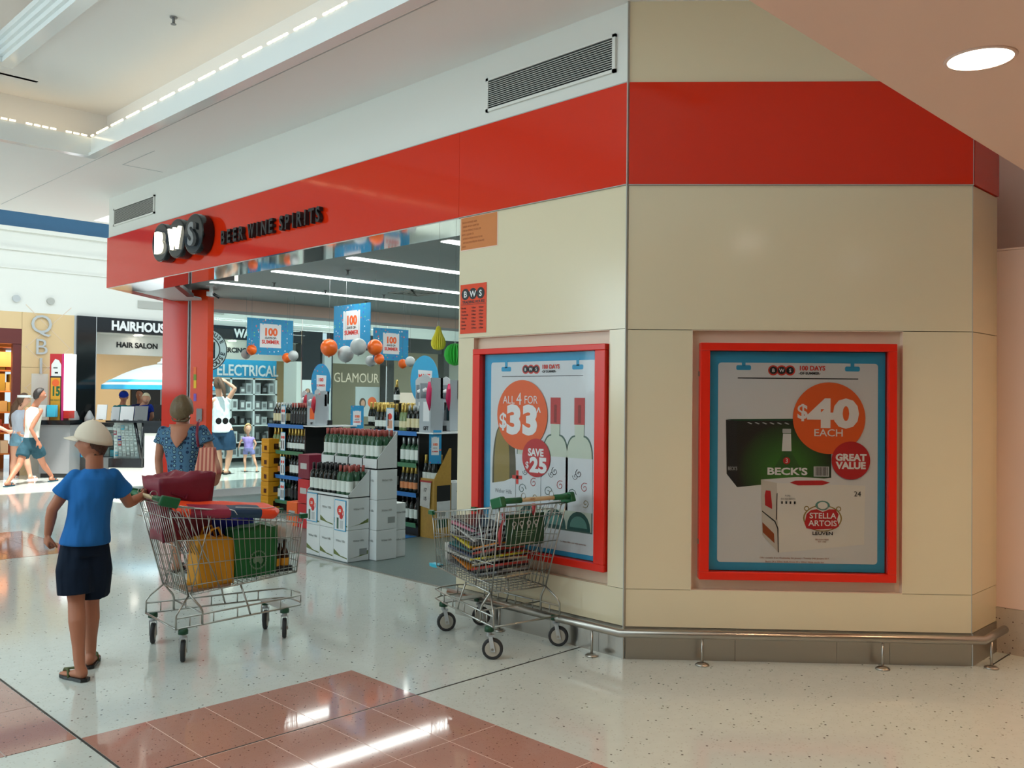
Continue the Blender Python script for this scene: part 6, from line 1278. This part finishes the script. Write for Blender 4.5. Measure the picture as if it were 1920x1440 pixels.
# ================================================================== KIOSK, UMBRELLA, TOTEM IN THE ATRIUM
def kb(px0, px1, d0, d1, z0, z1, name, m, par):   # box standing on the floor plan between two sight lines
    a, b = at(px0, 760, d0), at(px1, 760, d1); a.z = b.z = 0; u = (b - a); n = Vector((-u.y, u.x, 0)).normalized()
    return a, b, u, n
kz = 1.08
K0, K1 = floorpx(128, 893), floorpx(306, 893)
KD = (17.55)
ka = at(205, 700, KD); ka.z = 0; ang = math.atan2(-.35, 1)    # front of the right hand counter
t = thing('kiosk_counter', 'white and black kiosk counter with sloping glass display under the umbrella', 'counter', ka, -PI / 4)
obj('base', MB().box((0, .05, 0), (1.35, .95, .16)), 'wallwhite', t)
obj('plinth_panel', MB().box((.0, .02, .16), (.66, .9, .34)), 'blackgloss', t)
obj('front_panel', MB().box((.70, .02, .16), (1.35, .9, .84)), 'wallwhite', t); obj('band', MB().box((.68, .0, .84), (1.35, .95, 1.04)), 'blackgloss', t)
obj('counter_top', MB().box((-.05, -.02, 1.04), (1.35, .98, 1.08)), 'blackgloss', t)
obj('glass_front', MB().add([(0.0, .02, .34), (.64, .02, .34), (.50, .04, 1.04), (-.02, .04, 1.04)], [(0, 1, 2, 3)]), 'glass', t)
obj('display_frame', MB().tube([(.66, .02, .16), (.66, .02, 1.04)], .02, 6).tube([(.64, .03, .34), (.50, .04, 1.04)], .03, 6), 'blackgloss', t)
obj('display_back', MB().box((-.02, .30, .34), (.60, .34, 1.03)), 'whitegloss', t)
r3 = random.Random(5)
for j in range(6):
    for i in range(7):
        x = .03 + .078 * i; z = .37 + .105 * j
        if x > .58 - .12 * (z - .34) / .7: continue
        m_ = ['white', 'ltgrey', 'white', 'crimson', 'cyan', 'whitegloss', 'bagblue', 'pinkprint'][r3.randrange(8)] if i < 3 else ['white', 'ltgrey', 'whitegloss'][r3.randrange(3)]
        tag(obj('accessory_pack', MB().box((0, 0, 0), (.060, .012, .085)).box((.008, -.002, .03), (.052, 0, .07), k=1), [MT[m_], MT['ltgrey' if m_ != 'ltgrey' else 'white']], None, t.matrix_basis.to_3x3() @ Vector((x, 0, z)) + ka if False else ka + Matrix.Rotation(-PI / 4, 3, 'Z') @ Vector((x, .24 - .02 * j, z)), -PI / 4), 'phone accessory pack, row %s from the bottom, %s from left in the sloping kiosk display' % (('one', 'two', 'three', 'four', 'five', 'six')[j], ('first', 'second', 'third', 'fourth', 'fifth', 'sixth', 'seventh')[i]), 'packet', 'accessory packs in the kiosk display')
def kloc(x, y, z): return ka + Matrix.Rotation(-PI / 4, 3, 'Z') @ Vector((x, y, z))
# curved left case
t = thing('display_case', 'curved glass kiosk case of grey accessories left of the boy\'s head', 'display', kloc(-1.18, .25, 0), -PI / 4)
obj('base', MB().box((0, .0, .05), (1.15, .7, .34)), 'grey', t); obj('kick', MB().box((.05, .05, 0), (1.1, .65, .05)), 'black', t)
obj('glass_front', MB().rings([[(x, .02 + .02 * (1 - math.cos(a)) + .10 * a / 1.5, .34 + .62 * math.sin(a) ** .9) for x in (0, .38, .76, 1.15)] for a in [.05 + 1.45 * i / 6 for i in range(7)]], (False, False)), 'glass', t)
obj('counter_top', MB().box((-.02, .15, .96), (1.17, .72, 1.02)), 'black', t); obj('shelf', MB().box((.02, .12, .66), (1.13, .6, .675)), 'glass', t); obj('back_panel', MB().box((0, .62, .34), (1.15, .66, .96)), 'ltgrey', t)
for i in range(9):
    for z in (.345, .68):
        if z > .5 and i % 3 == 1: continue
        w_ = .07 + .02 * (i % 3); o = tag(obj('headphone_box', MB().box((0, 0, 0), (w_, .08, .13 + .04 * (i % 2))), ['ltgrey', 'white', 'grey', 'cyan'][(i * 3 + int(z * 10)) % 4], None, kloc(-1.12 + .12 * i, .45, z), -PI / 4), 'boxed accessory on the %s level of the curved kiosk case, %s from left' % ('lower' if z < .5 else 'upper', ('first', 'second', 'third', 'fourth', 'fifth', 'sixth', 'seventh', 'eighth', 'ninth')[i]), 'box', 'boxes in the curved kiosk case')
for i, (x, h) in enumerate(((.25, .30), (.55, .22))): tag(obj('display_cone', MB().lathe([(.10, 0), (.09, .1), (.03, h), (.01, h + .02)], n=12), 'ltgrey', None, kloc(-1.18 + x, .55, 1.02)), ('pale cone shaped ornament, taller one on the curved case', 'pale cone shaped ornament, shorter one on the curved case')[i], 'ornament')
s3 = thing('number_sign', 'white kiosk sign with a large number 3 behind the boy\'s face', 'sign', kloc(-.40, -.02, .36), -PI / 4)
obj('board', MB().sheet(rect(-.12, 0, .12, .62), 0, .01), 'ltgrey', s3); text('lettering', '3', s3, 0, .18, .34, 'white', y=-.006, bold=.06); flat('strip_print', rect(-.12, 0, .12, .10), s3, 'cyan', -.002); obj('frame', MB().sheet(rect(-.14, 0, -.12, .64), -.005, .012), 'bagblue', s3)
# things on the counter
for i, (x, w_, h, m_, lab) in enumerate(((-.46, .20, .30, 'whitegloss', 'white standing board at the left end of the kiosk counter'), (-.10, .16, .26, 'ltgrey', 'small pale board, second from the left on the kiosk counter'), (.08, .26, .27, 'white', 'wide white notice sheet standing on the kiosk counter'), (.36, .26, .28, 'grey', 'grey screen back on the kiosk counter in front of the man'))):
    q = thing('screen' if m_ == 'grey' else 'display_board', lab, 'screen' if m_ == 'grey' else 'board', kloc(x, .35 if x > -.3 else .5, 1.08), -PI / 4)
    obj('panel', MB().obox((w_ / 2, 0, h / 2), (w_ / 2, 0, 0), (0, .01, 0), (0, .03, h / 2)), m_, q); obj('foot', MB().box((w_ * .3, -.05, .0), (w_ * .7, .05, .01)), 'black', q)
q = thing('monitor', 'black monitor with a white machine at the right end of the kiosk counter', 'screen', kloc(.78, .3, 1.08), -PI / 4)
obj('screen', MB().obox((.12, 0, .17), (.11, .04, 0), (0, .015, 0), (-.02, 0, .14)), 'black', q); obj('stand', MB().tube([(.12, .02, 0), (.12, .02, .08)], .02, 8), 'black', q)
q = tag(bevel(obj('machine', MB().box((0, 0, 0), (.38, .35, .27)), 'whitegloss', None, kloc(.96, .42, 1.08), -PI / 4), .02), 'white till machine beside the red pillar on the kiosk', 'machine')
# umbrella
uc = at(303, 728, 18.6); UR, UZ = 1.16, uc.z
t = thing('market_umbrella', 'large white umbrella with blue edge over the kiosk', 'umbrella', (uc.x, uc.y, 0))
seg = 8
def ur(r_, z, n_=48): return [(r_ * math.cos(2 * PI * j / n_) * (1 - .03 * (1 - abs(math.cos(seg * PI * j / n_)))), r_ * math.sin(2 * PI * j / n_) * (1 - .03 * (1 - abs(math.cos(seg * PI * j / n_)))), z) for j in range(n_)]
MT['canvas'] = mat('white_canvas', srgb(240, 244, 246), .7)
o = obj('canopy', MB().rings([ur(UR * f, UZ + .06 + .44 * (1 - f ** 1.7)) for f in (1, .85, .68, .5, .32, .12)], (False, True)), 'canvas', t)
obj('blue_panel', MB().rings([ur(UR * f + .004, UZ + .066 + .44 * (1 - f ** 1.7)) for f in (.93, .86)], (False, False)), 'cyan', t)
obj('valance', MB().rings([ur(UR, UZ + .06), ur(UR * 1.005, UZ - .03)], (False, False)), 'blue', t); obj('finial', MB().lathe([(.10, .50), (.09, .53), (.03, .56), (.02, .62)], (0, 0, UZ), 12), 'white', t)
obj('pole', MB().tube([(0, 0, 0), (0, 0, UZ + .5)], .025, 10), 'ltgrey', t)
for k in range(8): obj('rib', MB().tube([(0, 0, UZ + .47), (UR * .97 * math.cos(2 * PI * k / 8), UR * .97 * math.sin(2 * PI * k / 8), UZ + .06)], .008, 4), 'ltgrey', t)
obj('base', MB().lathe([(.28, 0), (.28, .06), (.06, .08)], n=20), 'grey', t)
# red totem with yellow poster and bright side
a = at(93, 720, 17.3); a.z = 0
t = thing('totem_sign', 'tall red totem with a yellow poster reading 15 and a glowing white side', 'sign', a, -PI / 4)
obj('body', MB().box((0, 0, .35), (.27, .22, 2.36)), 'crimson', t); obj('foot', MB().box((.02, .02, 0), (.25, .2, .35)), 'redframe', t)
MT['magenta'] = mat('magenta_edge', srgb(208, 30, 110), .4)
obj('lit_side', MB().box((.272, .0, 1.27), (.40, .22, 2.36)), 'litwhite', t); obj('side_foot', MB().box((.272, .0, 1.12), (.38, .22, 1.27)), 'redframe', t); obj('edge_strip', MB().box((.235, -.012, .7), (.275, 0, 2.36)), 'magenta', t)
flat('logo_print', [(.03, 1.93), (.03, 2.15), (.10, 2.26), (.17, 2.24), (.22, 2.15), (.22, 1.93)], t, 'white', -.004, .003); flat('logo_print', rect(.07, 2.08, .15, 2.10), t, 'ink', -.008, .003); flat('logo_print', rect(.10, 1.98, .16, 2.01), t, 'ink', -.008, .003)
flat('frame_print', rect(.01, .82, .225, 1.93), t, 'ink', -.004, .003); flat('poster_print', rect(.025, 1.0, .21, 1.90), t, 'labely', -.008, .003); flat('poster_print', disc(.07, .12, 1.80, 20), t, 'orange', -.0095, .001); text('lettering', '15', t, .125, 1.56, .17, 'green', y=-.011, bold=.06, sx=.7); text('lettering', 'PER MONTH', t, .12, 1.45, .035, 'green', y=-.011, sx=.7); flat('photo_print', rect(.025, .86, .21, 1.08), t, 'navy', -.009, .001)
for i, (px, m_, lab) in enumerate(((80, 'whitegloss', 'white carton on the counter by the totem'), (98, 'cyan', 'cyan pack on the counter beside the totem'))):
    q = at(px, 772, 17.2); tag(bevel(obj('display_pack', MB().box((-.08, -.05, -.10), (.08, .05, .13)), m_, None, q, -PI / 4)), lab, 'box')
q = at(70, 760, 17.0); q.z = 0
t = thing('kiosk_counter', 'black topped low kiosk counter behind the striding man', 'counter', q, -PI / 4)
obj('top', MB().box((0, 0, 1.0), (.62, .5, 1.09)), 'blackgloss', t); obj('body', MB().box((.03, .04, .08), (.6, .46, 1.0)), 'grey', t); obj('plinth', MB().box((.05, .06, 0), (.58, .44, .08)), 'black', t)
print('objects', len(bpy.data.objects))
